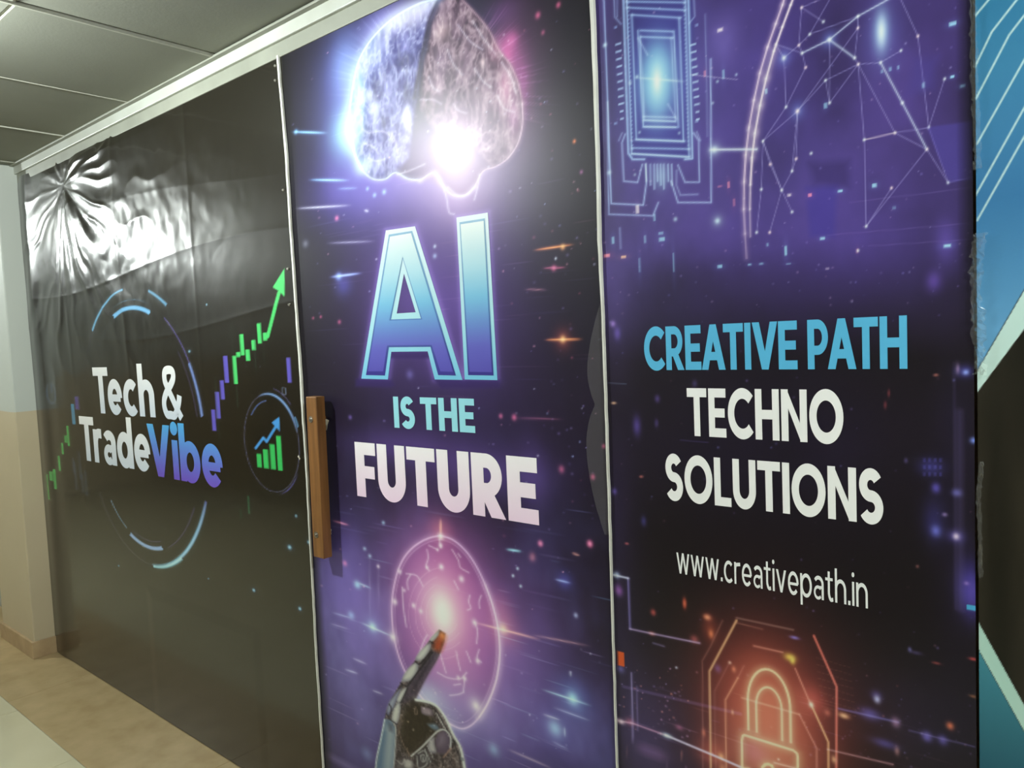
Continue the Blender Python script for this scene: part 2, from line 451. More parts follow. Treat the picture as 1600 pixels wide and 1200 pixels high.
def columns(xa, xb, px0, px1, step):
    xs = [sheet(p, 600)[0] for p in np.arange(px0, px1, step)]
    return np.array([xa]+[x for x in xs if xa+0.001 < x < xb-0.001]+[xb])

def rows(za, zb, zf0, zf1, fine, coarse=0.02):
    z = list(np.arange(za, zf0, coarse))+list(np.arange(zf0, zf1, fine))+list(np.arange(zf1, zb, coarse))+[zb]
    return np.array(z)

X1, X2, X3, X4 = -4.352, -2.026, -0.911, -0.232
GREEN, BLUE, PURP = C(78, 205, 112), C(92, 170, 232), C(98, 88, 190)
INK = C(26, 22, 14)

# ---- banner one: black, ring logo, chart
S1 = Sheet(columns(X1, X2, 40, 500, 1.7), rows(0.004, 2.402, 0.004, 2.4, 0.0037), INK)
x, z = S1.X, S1.Z
S1.c += (fbm(x*3, z*3, 3, 4)[..., None]-0.5)*0.02*C(255, 250, 245)
# darker board area low on the sheet
RC = (-3.172, 1.2046); RR = 0.556
def a1(px, py):
    X, Z = sheet(px, py); return math.degrees(math.atan2(Z-RC[1], X-RC[0])), math.hypot(X-RC[0], Z-RC[1])
def arc1(p0, p1, wd, col, k=1.0, **kw):
    A, r0 = a1(*p0); B, r1 = a1(*p1)
    S1.ring(RC, (r0+r1)/2, A, A+((B-A) % 360), wd, col, k, **kw)
arc1((195, 453), (147, 516), 2.6, BLUE, 0.9, halo=4)
arc1((147, 516), (134, 640), 1.2, PURP, 0.35, fade='end')
arc1((262, 478), (234, 453), 3.0, BLUE, 0.75, halo=4)
arc1((240, 476), (178, 486), 1.6, BLUE, 0.55, fade='both')
arc1((236, 490), (180, 494), 6.0, C(86, 160, 226), 1.0, halo=4)
arc1((315, 651), (297, 566), 2.4, C(100, 130, 220), 0.9, halo=3)
arc1((297, 566), (258, 498), 2.2, PURP, 0.6)
arc1((307, 651), (280, 548), 1.4, PURP, 0.4)
arc1((180, 494), (158, 545), 1.2, C(90, 110, 150), 0.4)
arc1((156, 769), (243, 884), 1.4, C(110, 110, 160), 0.5)
arc1((236, 883), (321, 782), 3.6, C(110, 190, 240), 0.95, fade='both', halo=4)
arc1((240, 884), (285, 872), 3.4, C(130, 215, 245), 0.9, halo=4)
arc1((285, 872), (321, 782), 2.6, C(100, 110, 210), 0.7)
arc1((173, 780), (199, 825), 2.2, C(130, 170, 210), 0.7)
arc1((204, 834), (254, 856), 5.4, C(130, 170, 235), 0.95, halo=4)
arc1((210, 830), (252, 846), 1.2, PURP, 0.6)
arc1((262, 852), (306, 795), 1.4, PURP, 0.5)
for xx, y0, y1 in ((334.5, 640, 673), (341, 612, 654), (348, 594, 624), (354, 556, 598)): S1.bar(xx, y0, y1, 6.4, PURP)
for xx, y0, y1 in ((368, 556, 600), (373, 550, 558), (379, 522, 555), (388, 546, 564), (397, 531, 547), (406, 505, 537), (415, 520, 532)):
    S1.bar(xx, y0, y1, 6.2, GREEN)
for xx, y0, y1 in ((371, 600, 637), (364, 505, 556), (411, 500, 570), (340, 590, 690), (399, 520, 580)): S1.bar(xx, y0, y1, 1.2, C(60, 110, 90), 0.3)
S1.seg((419, 526), (437, 457), 5.5, GREEN, 1, 'over'); S1.poly([(445.5, 419), (427, 449), (437, 455), (446, 464)], GREEN)
S1.bar(452, 559, 598, 6.4, PURP)
S1.path([(441, 606), (447, 606.5), (447.5, 616), (441.5, 615.5)], 1.2, C(120, 140, 190), 0.8, closed=True)
SC1 = (-2.2185, 1.2062); SR = 0.160
S1.ring(SC1, SR, 0, 360, 1.4, C(80, 84, 130), 0.75)
S1.ring(SC1, SR*1.0, 15, 110, 2.6, C(80, 130, 210), 0.9, fade='both', halo=3)
S1.ring(SC1, SR*0.86, 95, 140, 2.2, C(80, 110, 190), 0.7)
S1.ring(SC1, SR*1.13, 45, 80, 1.6, C(90, 90, 170), 0.6)
S1.ring(SC1, SR*1.07, 20, 32, 2.6, C(80, 150, 220), 0.7)
S1.ring(SC1, SR*1.05, 280, 330, 2.0, C(90, 90, 180), 0.7, fade='both')
S1.path([(400, 700), (412, 684), (417, 690), (433, 664)], 4.0, C(74, 150, 220), 1, mode='over')
S1.poly([(437, 651), (425, 660), (437.5, 674)], C(74, 150, 220))
for xx, y0, y1 in ((405.5, 709, 730), (416, 702, 731.5), (426.5, 694, 733), (437, 681, 735)): S1.bar(xx, y0, y1, 7.6, C(58, 190, 96))
S1.bar(121, 619, 640, 6.5, C(80, 66, 140), 0.9); S1.bar(115, 631, 663, 5, C(80, 150, 190), 0.85)
for xx, y0, y1 in ((107, 665, 697), (98, 692, 710), (103, 680, 692), (93, 712, 736), (87, 733, 764), (82, 736, 751), (77, 740, 780)): S1.bar(xx, y0, y1, 4.4, C(74, 175, 90), 0.85)
for xx, y0, y1 in ((119, 722, 765), (125, 706, 748), (129, 740, 770), (115, 715, 740), (135, 735, 775), (72, 755, 790)): S1.bar(xx, y0, y1, 4, C(70, 90, 120), 0.45)
S1.bar(389, 775, 803, 3, C(50, 130, 90), 0.6); S1.bar(377, 795, 810, 3, C(50, 130, 90), 0.35)
PX, PZ = sheet(81, 614)
S1.ring((PX, PZ), 0.052, 125, 415, 2, C(70, 100, 150), 0.6); S1.bar(81, 598, 614, 2.2, C(70, 100, 150), 0.6)
S1.ring((PX, PZ), 0.11, 0, 360, 1.2, C(70, 84, 110), 0.25)
for p, r, k in (((453, 855), 3.2, 1), ((483, 847), 2.6, 0.9), ((397, 922), 2.4, 1), ((469, 951), 2.6, 1), ((463, 806), 2, 0.8), ((186, 884), 1.5, .7), ((326, 904), 1.5, .6), ((297, 549), 2.0, .8), ((324, 476), 1.5, .7)):
    S1.glow(p, r*0.8, r, C(150, 215, 250), k); S1.glow(p, r*2.2, r*2.2, C(50, 100, 160), 0.35*k)
for k, (y0, sh) in enumerate(((838, 0), (858, 8), (900, 3), (926, 10), (790, 0))):
    p = [(330+sh, y0-8), (385+sh, y0+4), (398+sh, y0+20), (440, y0+22), (448, y0+16), (480, y0+24)]
    S1.path(p, 1.0, C(120, 115, 110), 0.16)
S1.stars(45, 60, 470, 300, 980, [C(150, 150, 160), C(120, 130, 170)], r=(0.7, 1.1), k=(0.1, 0.45), seed=5)

PINCH = sheet(100, 290)
def disp1(x, z):
    """how the loose vinyl stands off its board: folds running from the pinch near the top corner, sagging creases"""
    dx = x-PINCH[0]; dz = z-PINCH[1]
    r = np.hypot(dx*0.8, dz)+1e-6; th = np.arctan2(dz, dx)+0.22*(fbm(x*5, z*5, 2, 17)-0.5)*np.clip(r*3, 0, 1)
    env = np.exp(-(r/0.62)**2)*np.clip(r/0.10, 0, 1)*np.clip((2.40-z)/0.05, 0, 1)*(0.35+0.65*np.clip(0.5+0.9*np.cos(th+0.75), 0, 1))
    n1 = fbm(th*3.4+20, r*1.6+3, 2, 11); n2 = np.abs(vnoise(th*7.5+31, r*3.0, 12)-0.5)*2
    h = env*(0.020*n1+0.010*(1-n2)*np.clip(r*3, 0, 1))
    e2 = np.exp(-((x+3.25)/0.75)**2-((z-1.98)/0.30)**2)
    h = h+e2*(0.0050*np.abs(fbm(x*6+z*2.5, z*5-x*1.2, 3, 21)-0.5)*2+0.0028*fbm(x*22, z*16, 2, 23))
    # upright and level fold lines where the sheet was packed
    for fx, a in ((-2.64, 0.0012), (-3.24, 0.0022), (-3.83, 0.0025)):
        h = h+a*np.exp(-np.abs(x-fx)/0.016)*np.clip((z-1.35)/0.3, 0, 1)
    for fz, a in ((2.08, 0.0005), (1.84, 0.0012), (1.62, 0.0008)):
        zz = fz+0.05*np.sin(x*2.1+fz*7)
        h = h+a*np.exp(-np.abs(z-zz)/0.014)
    h = h+0.0020*fbm(x*3.2, z*2.6, 3, 31)*np.clip((z-1.3)/0.4, 0.12, 1)
    # the board behind shows through low on the sheet
    bx = np.minimum(np.minimum(x+3.23, -2.36-x), 0.555-z)
    h = h+0.0012*np.clip(bx/0.045, 0, 1)
    # edge curls into the corner by the pillar
    h = h+0.012*np.exp(-((x-X1-0.10)/0.07)**2)*(0.4+0.6*np.clip(z/2.4, 0, 1))
    return h+0.001

B1 = S1.build('vinyl_banner', M_VINYL1, disp1)
tag(B1, 'glossy black vinyl banner with ring logo, green candlestick chart and creased upper corner', 'banner')

# ---- banner two: brain, AI, hand
S2 = Sheet(columns(X2, X3, 430, 975, 1.9), rows(0.01, 2.412, 0.28, 2.41, 0.0027), C(20, 16, 22))
x, z = S2.X, S2.Z
neb = fbm(x*3.1+4, z*2.3, 5, 41); neb2 = fbm(x*7+2, z*5, 4, 47)
def wash(S, p, rx, ry, col, k, tex=None):
    X, Z_, sx, sz = S.scale(*p)
    d2 = ((S.X-X)*sx/rx)**2+((S.Z-Z_)*sz/ry)**2
    a = k*np.exp(-d2)
    if tex is not None: a = a*tex
    S.put((slice(None), slice(None)), a, col, 'add')
wash(S2, (640, 200), 150, 190, C(66, 52, 140), 0.85, 0.5+neb)
wash(S2, (545, 170), 60, 130, C(70, 90, 190), 0.7, 0.4+neb)
wash(S2, (560, 290), 90, 60, C(50, 40, 120), 0.8, 0.5+neb)
wash(S2, (820, 110), 40, 110, C(150, 50, 110), 0.35, 0.4+neb)
wash(S2, (760, 300), 100, 90, C(90, 66, 120), 0.45, 0.5+neb)
wash(S2, (660, 470), 165, 150, C(62, 42, 112), 0.75, 0.4+neb)
wash(S2, (690, 640), 190, 110, C(30, 22, 60), 0.5, 0.4+neb)
wash(S2, (580, 970), 140, 200, C(100, 88, 182), 1.0, 0.2+1.15*neb)
wash(S2, (700, 1010), 200, 200, C(84, 62, 148), 0.9, 0.3+neb)
wash(S2, (560, 1110), 150, 130, C(92, 84, 160), 0.7, 0.25+neb)
wash(S2, (860, 1100), 120, 130, C(56, 60, 150), 0.75, neb+0.1)
wash(S2, (840, 1020), 110, 120, C(96, 66, 130), 0.6, 0.3+neb)
wash(S2, (860, 890), 80, 80, C(50, 40, 120), 0.5, neb+0.1)
wash(S2, (900, 700), 90, 200, C(30, 22, 50), 0.5, neb+0.1)
wash(S2, (700, 1300), 240, 150, C(60, 56, 130), 0.7, neb)
S2.put((slice(None), slice(None)), np.clip(neb2-0.52, 0, 1)*1.2*np.exp(-((z-0.6)/0.5)**2), C(90, 100, 190), 'add')
def cp(pts, ox, oy, s): return [(ox+a*s, oy+b*s) for a, b in pts]
def b4(*pts): return cp(pts, 430, 0, 0.325)
# rays thrown off the brain
g = np.random.default_rng(3)
for _ in range(46):
    t = g.uniform(math.radians(120), math.radians(205)); r0 = g.uniform(118, 140); r1 = r0+g.uniform(15, 60)
    S2.seg((680+r0*math.cos(t)*0.95, 150-r0*math.sin(t)), (680+r1*math.cos(t)*0.95, 150-r1*math.sin(t)), 1.1, C(130, 150, 240), g.uniform(0.15, 0.6), fade='end')
for _ in range(46):
    t = g.uniform(math.radians(-15), math.radians(62)); r0 = g.uniform(118, 140); r1 = r0+g.uniform(15, 70)
    S2.seg((690+r0*math.cos(t)*0.95, 150-r0*math.sin(t)), (690+r1*math.cos(t)*0.95, 150-r1*math.sin(t)), 1.1, C(190, 110, 190), g.uniform(0.1, 0.45), fade='end')
for p, rx, ry, col, k in (((540, 110), 22, 50, C(110, 150, 250), 0.7), ((600, 40), 40, 30, C(110, 110, 230), 0.7), ((545, 205), 26, 36, C(120, 210, 250), 0.95), ((792, 85), 18, 34, C(215, 70, 140), 0.8), ((815, 130), 14, 46, C(190, 60, 140), 0.5), ((800, 62), 10, 12, C(230, 80, 150), 0.5), ((785, 20), 28, 26, C(90, 40, 100), 0.5)):
    S2.glow(p, rx, ry, col, k)
BR = b4((850, -40), (780, -6), (690, 20), (600, 68), (520, 130), (450, 210), (402, 300), (376, 420), (360, 540), (368, 640), (385, 740), (420, 815), (470, 860), (530, 862), (580, 830), (640, 860), (700, 866), (765, 830), (800, 880), (850, 935), (910, 940), (960, 900), (1000, 825), (1060, 802), (1120, 762), (1168, 690), (1190, 600), (1190, 500), (1170, 400), (1130, 310), (1075, 240), (1025, 140), (960, 62), (900, 0))
S2.poly(BR, C(36, 28, 52), 0.92, soft=1.5)
def gyri(sc, seed):
    def f(X, Z):
        wx = X+0.05*(fbm(X*9, Z*9, 2, seed+5)-0.5); wz = Z+0.06*(fbm(X*9+7, Z*9+3, 2, seed+9)-0.5)
        n = np.abs(fbm(wx*sc*1.5, wz*sc, 3, seed)-0.5)*2
        return np.clip(1-n*3.4, 0, 1)**1.1
    return f
def patch(sc, seed, th):
    def f(X, Z): return np.clip((fbm(X*sc*1.5, Z*sc, 4, seed)-th)*3.2, 0, 1)
    return f
LEFT = b4((850, -40), (780, -6), (690, 20), (600, 68), (520, 130), (450, 210), (402, 300), (376, 420), (360, 540), (368, 640), (385, 740), (420, 815), (470, 860), (530, 862), (580, 830), (640, 760), (665, 560), (690, 380), (720, 250), (740, 110), (775, 20))
S2.poly(LEFT, C(70, 70, 150), 0.75, soft=6)
S2.poly(LEFT, C(150, 155, 235), 0.65, soft=3, mode='add', tex=patch(14, 61, 0.44))
S2.poly(LEFT, C(170, 180, 245), 0.4, soft=3, mode='add', tex=gyri(17, 65))
S2.poly(LEFT, C(190, 200, 250), 0.45, soft=3, mode='add', tex=gyri(34, 67))
S2.poly(LEFT, C(24, 22, 60), 0.55, soft=3, mode='over', tex=patch(22, 69, 0.52))
RIGHTB = b4((790, 20), (850, -30), (900, 0), (960, 62), (1025, 140), (1075, 240), (1130, 310), (1170, 400), (1190, 500), (1190, 600), (1168, 690), (1120, 762), (1040, 800), (960, 700), (760, 620), (700, 520), (720, 300), (760, 120))
S2.poly(RIGHTB, C(66, 46, 66), 0.85, soft=5)
S2.poly(RIGHTB, C(180, 140, 165), 0.42, soft=3, mode='add', tex=patch(14, 71, 0.47))
S2.poly(RIGHTB, C(205, 165, 180), 0.35, soft=3, mode='add', tex=gyri(19, 75))
S2.poly(RIGHTB, C(215, 180, 190), 0.42, soft=3, mode='add', tex=gyri(36, 77))
S2.poly(RIGHTB, C(30, 20, 32), 0.5, soft=3, mode='over', tex=patch(20, 79, 0.52))
for p, rx, ry, col, k in ((b4((600, 90))[0], 36, 24, C(190, 190, 250), 0.75), (b4((690, 60))[0], 28, 20, C(205, 195, 245), 0.7), (b4((470, 260))[0], 20, 34, C(150, 175, 250), 0.7), (b4((400, 450))[0], 13, 46, C(130, 200, 250), 0.9), (b4((375, 620))[0], 14, 34, C(140, 225, 255), 0.95), (b4((420, 800))[0], 14, 14, C(120, 190, 240), 0.6), (b4((490, 520))[0], 7, 14, C(190, 200, 255), 0.8), (b4((632, 550))[0], 6, 12, C(220, 225, 255), 0.95), (b4((540, 420))[0], 7, 22, C(170, 175, 240), 0.6), (b4((800, 150))[0], 13, 17, C(200, 165, 170), 0.75), (b4((800, 290))[0], 12, 20, C(170, 140, 170), 0.5), (b4((1000, 300))[0], 4, 9, C(230, 190, 200), 0.8), (b4((1110, 420))[0], 13, 34, C(230, 130, 170), 0.65), (b4((1060, 240))[0], 12, 22, C(190, 110, 140), 0.55), (b4((1150, 560))[0], 10, 30, C(190, 100, 170), 0.55), (b4((900, 760))[0], 70, 46, C(150, 110, 150), 0.45), (b4((650, 720))[0], 40, 40, C(120, 100, 150), 0.35)):
    S2.glow(p, rx, ry, col, k)
S2.path(b4((780, 10), (745, 90), (715, 230), (690, 360), (672, 470)), 5, C(34, 26, 48), 0.75, mode='over', soft=3)
S2.path(BR[1:12], 3.0, C(170, 215, 255), 0.8, halo=10, smooth=4)
S2.path(BR[9:17], 2.0, C(190, 215, 255), 0.75, halo=5, smooth=4)
S2.path(BR[16:22], 1.8, C(240, 205, 245), 0.7, halo=5, smooth=4)
S2.path(BR[21:28], 1.8, C(240, 190, 220), 0.65, halo=5, smooth=4)
S2.path(BR[27:], 1.6, C(215, 160, 175), 0.5, halo=4, smooth=4)
for pts in (((420, 620), (450, 640), (480, 635), (520, 632), (550, 650), (570, 680)), ((430, 690), (470, 705), (500, 740)), ((560, 640), (580, 680), (590, 740)), ((450, 760), (490, 775), (530, 765)), ((590, 840), (650, 820), (720, 790)), ((740, 370), (760, 420), (790, 440)), ((830, 240), (860, 310), (900, 360)), ((700, 480), (760, 480), (800, 500)), ((860, 500), (880, 530), (920, 545)), ((770, 830), (800, 870), (825, 950), (838, 1020), (862, 1030)), ((985, 840), (975, 900), (960, 960)), ((830, 900), (880, 940), (930, 935), (955, 905)), ((960, 330), (1000, 390), (1040, 420)), ((1070, 460), (1100, 520), (1150, 540)), ((1090, 300), (1140, 380), (1160, 450)), ((950, 100), (1000, 180), (1060, 260)), ((880, 120), (940, 200), (1000, 240))):
    S2.path(b4(*pts), 1.3, C(225, 215, 250), 0.42, halo=2.5, smooth=5)
S2.stars(70, 545, 815, 40, 270, [C(230, 225, 255), C(200, 210, 255)], r=(0.8, 1.7), k=(0.2, 0.7), seed=8)
# printed glow at the stem
SP = b4((862, 720))[0]
S2.glow(SP, 90, 100, C(190, 130, 205), 0.45); S2.glow(SP, 36, 56, C(240, 185, 228), 0.55)
S2.glow((720, 300), 40, 50, C(210, 160, 225), 0.45)
# light trails and sparks round the brain
CY, OR, PK = C(110, 185, 250), C(255, 130, 60), C(225, 90, 130)
for p0, p1, col, k, wd in (((456, 206), (511, 208), CY, 0.95, 2.2), ((484, 281), (545, 282), CY, 0.95, 2.2), ((528, 295), (560, 294), CY, 0.5, 1.2), ((462, 326), (548, 321), C(220, 225, 255), 0.8, 1.6), ((513, 380), (585, 377), C(190, 190, 240), 0.6, 1.4), ((517, 433), (565, 427), C(120, 150, 255), 1.0, 3.0), ((835, 391), (897, 382), OR, 1.0, 2.6), ((848, 419), (886, 418), PK, 0.7, 2), ((820, 452), (856, 453), C(190, 120, 130), 0.6, 1.4), ((852, 531), (910, 530), OR, 1.0, 2.6), ((806, 653), (880, 655), C(170, 80, 110), 0.5, 1.4), ((570, 328), (577, 331), C(220, 225, 255), .7, 2)):
    S2.seg(p0, p1, wd, col, k, fade='both', halo=3)
for p, r, col, k in (((463, 206), 4, CY, .8), ((530, 432), 6, C(110, 150, 255), 1), ((537, 445), 18, C(60, 70, 190), .5), ((880, 386), 5, C(255, 170, 90), .9), ((880, 530), 6, C(255, 170, 90), 1), ((880, 530), 18, C(190, 70, 40), .45), ((866, 419), 5, PK, .8), ((601, 300), 4, CY, .9), ((586, 305), 3.5, CY, .8), ((575, 295), 3, CY, .8), ((527, 341), 4, PK, .9), ((680, 385), 3, C(190, 225, 255), .8), ((680, 400), 4, C(150, 200, 255), .7), ((898, 221), 3.5, OR, .9), ((909, 269), 3.5, C(170, 90, 150), .8), ((873, 8), 5, PK, .8), ((841, 24), 5.5, PK, .8), ((849, 51), 4, PK, .6), ((869, 404), 2.5, C(220, 230, 250), .9), ((478, 381), 6, C(130, 140, 150), .6), ((531, 503), 3.5, PK, .7), ((502, 495), 2.5, PK, .7), ((490, 497), 2.5, PK, .6), ((783, 650), 4, PK, .75), ((804, 652), 5, PK, .85), ((548, 652), 3.5, C(90, 70, 150), .9), ((641, 585), 7, C(110, 110, 210), .5), ((878, 733), 6, PK, .7), ((927, 745), 5, PK, .9), ((944, 697), 4, PK, .9), ((845, 849), 4.5, PK, .7), ((922, 849), 4.5, PK, .9), ((833, 868), 6, C(200, 90, 90), .4)):
    S2.glow(p, r*0.75, r, col, k)
S2.stars(230, 450, 940, 30, 1300, [C(200, 205, 245), C(150, 170, 240), C(230, 150, 170), C(120, 110, 180)], r=(0.7, 1.8), k=(0.12, 0.8), seed=12)
S2.stars(60, 780, 935, 20, 900, [C(210, 90, 110), C(150, 130, 200), C(120, 100, 170)], r=(1.2, 2.6), k=(0.15, 0.5), seed=13)
S2.streaks(46, 470, 900, 280, 640, [C(120, 90, 150), C(90, 90, 160), C(150, 90, 110)], ln=(20, 80), k=(0.06, 0.28), seed=15)
S2.streaks(80, 480, 930, 780, 1240, [C(130, 140, 230), C(170, 150, 220), C(120, 190, 240)], ln=(14, 80), k=(0.1, 0.5), seed=16, wd=1.2)
# purple glow under the lettering
for p, rx, ry, k in (((700, 470), 105, 150, 0.5), ((625, 700), 80, 30, 0.55), ((760, 735), 90, 40, 0.6), ((835, 745), 24, 60, 0.4)):
    S2.glow(p, rx, ry, C(70, 48, 130), k)
AO = cp([(535, 185), (675, 165), (903, 903), (770, 901), (736, 766), (561, 768), (545, 901), (417, 897)], 430, 300, 0.325)
AH = cp([(613, 325), (697, 603), (568, 607)], 430, 300, 0.325)
IO = cp([(874, 123), (1025, 99), (1071, 904), (914, 901)], 430, 300, 0.325)
for P in (AO, IO):
    S2.path(P, 6, C(80, 62, 150), 0.55, closed=True, halo=9, soft=4)
for q in ([(557, 592), (612, 593), (618, 602), (612, 605), (556, 604)], [(678, 592), (724, 593), (782, 594), (782, 606), (690, 606)], [(612, 549), (672, 549), (676, 560), (610, 560)]):
    S2.poly(q, C(52, 36, 96), 0.8, soft=2.5)
# crystal globe
def g7(*pts): return cp(pts, 460, 810, 0.325)
EGG = g7((705, 82), (655, 92), (605, 115), (560, 150), (525, 195), (500, 250), (484, 310), (474, 370), (470, 435), (473, 505), (482, 575), (497, 640), (520, 705), (552, 770), (590, 830), (640, 890), (700, 950), (750, 988), (805, 1010), (850, 995), (890, 955), (925, 900), (952, 840), (973, 775), (986, 700), (990, 630), (985, 555), (972, 480), (950, 400), (920, 320), (885, 245), (845, 180), (800, 130), (755, 98), (705, 82))
S2.poly(EGG, C(92, 50, 110), 0.55, soft=4, tex=lambda X, Z: 0.5+fbm(X*10, Z*8, 3, 81))
CG = g7((715, 455))[0]
S2.glow(g7((640, 560))[0], 60, 100, C(90, 84, 170), 0.3)
S2.glow(CG, 84, 120, C(205, 70, 140), 0.75); S2.glow(g7((720, 300))[0], 40, 70, C(220, 80, 120), 0.45)
S2.glow(CG, 42, 62, C(255, 120, 130), 0.8); S2.glow(CG, 24, 40, C(255, 200, 130), 0.95); S2.glow(CG, 14, 26, C(255, 252, 215), 1.0)
S2.glow(g7((720, 700))[0], 50, 40, C(200, 90, 160), 0.4)
S2.glow(g7((790, 890))[0], 66, 46, C(110, 130, 205), 0.6); S2.glow(g7((600, 330))[0], 34, 70, C(120, 90, 170), 0.35); S2.glow(g7((880, 500))[0], 34, 90, C(120, 70, 150), 0.35); S2.glow(g7((640, 850))[0], 24, 22, C(150, 190, 235), 0.6)
for q in ((0, 17, 2.2, C(225, 160, 225)), (17, 34, 2.2, C(215, 165, 235))):
    S2.path(EGG[q[0]:q[1]+1], q[2], q[3], 0.8, halo=5, smooth=4)
S2.path(EGG[20:30], 2.0, C(235, 170, 225), 0.6, halo=7)
S2.path([(CG[0]+(p[0]-CG[0])*0.94, CG[1]+(p[1]-CG[1])*0.95) for p in EGG], 1.2, C(210, 160, 230), 0.4, smooth=4)
for rr in (0.62, 0.5, 0.4, 0.3):
    S2.path([(CG[0]+86*rr*math.cos(t), CG[1]+115*rr*math.sin(t)) for t in np.linspace(0.2*rr*9, 0.2*rr*9+3.6, 22)], 0.9, C(255, 170, 190), 0.35)
for pts in (((640, 150), (645, 190), (635, 230), (650, 250)), ((650, 130), (690, 150)), ((760, 150), (790, 200), (800, 235), (840, 260)), ((790, 170), (800, 185)), ((540, 265), (590, 275), (620, 325)), ((560, 270), (545, 300), (548, 340)), ((845, 370), (840, 400), (850, 430), (835, 440)), ((900, 370), (890, 400), (892, 430)), ((870, 500), (882, 540), (878, 600)), ((890, 630), (880, 670), (900, 690)), ((830, 640), (850, 690)), ((690, 740), (740, 765), (800, 770), (830, 740)), ((750, 850), (790, 845), (815, 835)), ((820, 770), (815, 830)), ((770, 800), (800, 795)), ((780, 640), (790, 690), (800, 730)), ((590, 690), (620, 600), (640, 560)), ((520, 330), (525, 420), (540, 520)), ((700, 640), (730, 740)), ((770, 300), (790, 340)), ((700, 100), (705, 140))):
    S2.path(g7(*pts), 1.1, C(245, 215, 250), 0.55, halo=2, smooth=4)
for p, r, k in (((705, 130), 4, .9), ((708, 232), 4.5, 1), ((805, 290), 5, .9), ((868, 500), 5, .9), ((883, 685), 4.5, .9), ((820, 768), 4, .9), ((790, 765), 3.5, .8), ((875, 900), 7, .9), ((875, 900), 15, .5), ((575, 418), 4, .9), ((610, 445), 4, .8), ((485, 400), 5, .9), ((508, 255), 4, .8), ((530, 345), 3, .7), ((475, 570), 5, .9), ((475, 570), 12, .4), ((405, 230), 3, .8), ((640, 235), 3, .8), ((690, 150), 3, .6)):
    S2.glow(g7(p)[0], r*0.8, r, C(250, 225, 245), k)
for p0, p1, col, k, wd in (((705, 0), (705, 90), C(255, 140, 90), .9, 2.4), ((870, 500), (1180, 580), C(255, 150, 110), .9, 2.6), ((1150, 560), (1420, 612), C(220, 150, 140), .6, 1.6), ((310, 310), (370, 335), C(120, 200, 250), .7, 1.8), ((185, 452), (280, 480), C(130, 170, 230), .6, 1.4), ((320, 500), (470, 565), C(150, 200, 250), .8, 2), ((175, 505), (265, 532), C(160, 170, 220), .5, 1.2), ((245, 725), (308, 745), C(170, 180, 230), .7, 2), ((185, 10), (265, 32), C(230, 110, 140), .8, 2.2), ((280, 670), (350, 700), C(180, 180, 230), .7, 1.6), ((375, 825), (430, 845), C(180, 190, 230), .6, 1.6), ((1195, 822), (1425, 898), C(130, 200, 245), .9, 2.2), ((1250, 908), (1420, 970), C(150, 170, 235), .7, 1.4), ((1195, 940), (1280, 968), C(190, 200, 240), .7, 1.6), ((1020, 148), (1095, 158), C(120, 215, 250), .9, 3), ((1255, 292), (1330, 310), C(120, 150, 255), .9, 2.4), ((1030, 1110), (1240, 1200), C(210, 180, 190), .6, 1.6), ((1335, 165), (1375, 178), C(240, 150, 120), .7, 2), ((1300, 1000), (1302, 1050), C(170, 210, 240), .7, 1.4), ((1328, 730), (1330, 760), C(180, 200, 240), .7, 1.6), ((363, 160), (366, 500), C(150, 160, 220), .22, 1.2), ((405, 190), (408, 450), C(150, 160, 220), .2, 1.2), ((1240, 1070), (1320, 1110), C(150, 170, 235), .5, 1.2)):
    S2.seg(g7(p0)[0], g7(p1)[0], wd, col, k, fade='both', halo=3)
for p, r, col, k in (((1005, 530), 8, C(255, 190, 110), 1), ((1005, 530), 26, C(220, 80, 60), .6), ((985, 420), 22, C(200, 60, 60), .35), ((705, 60), 20, C(230, 80, 60), .5), ((705, 88), 5, C(255, 220, 200), 1), ((305, 318), 6, C(110, 200, 255), 1), ((275, 465), 6, C(90, 150, 240), .9), ((378, 520), 7, C(130, 220, 255), 1), ((378, 520), 18, C(70, 110, 220), .5), ((1340, 865), 10, C(130, 225, 255), 1), ((1340, 865), 30, C(60, 110, 220), .6), ((1255, 1008), 12, C(120, 200, 250), .8), ((1255, 1008), 28, C(60, 80, 190), .5), ((960, 1110), 10, C(110, 190, 235), .6), ((350, 1130), 10, C(110, 150, 220), .5), ((1300, 300), 14, C(60, 70, 190), .6), ((1355, 465), 4, C(170, 190, 250), .8), ((245, 215), 4, PK, .9), ((1185, 120), 4.5, PK, .8), ((1423, 122), 5.5, PK, .9), ((1145, 190), 6, C(190, 100, 110), .5), ((430, 20), 3, C(150, 210, 250), .8), ((340, 145), 3, C(160, 210, 250), .8), ((365, 180), 3, C(160, 210, 250), .8), ((1053, 275), 2.6, C(190, 230, 255), .9), ((1075, 240), 2.6, C(190, 230, 255), .9), ((1090, 325), 2.6, C(190, 230, 255), .9)):
    S2.glow(g7(p)[0], r*0.85, r, col, k)
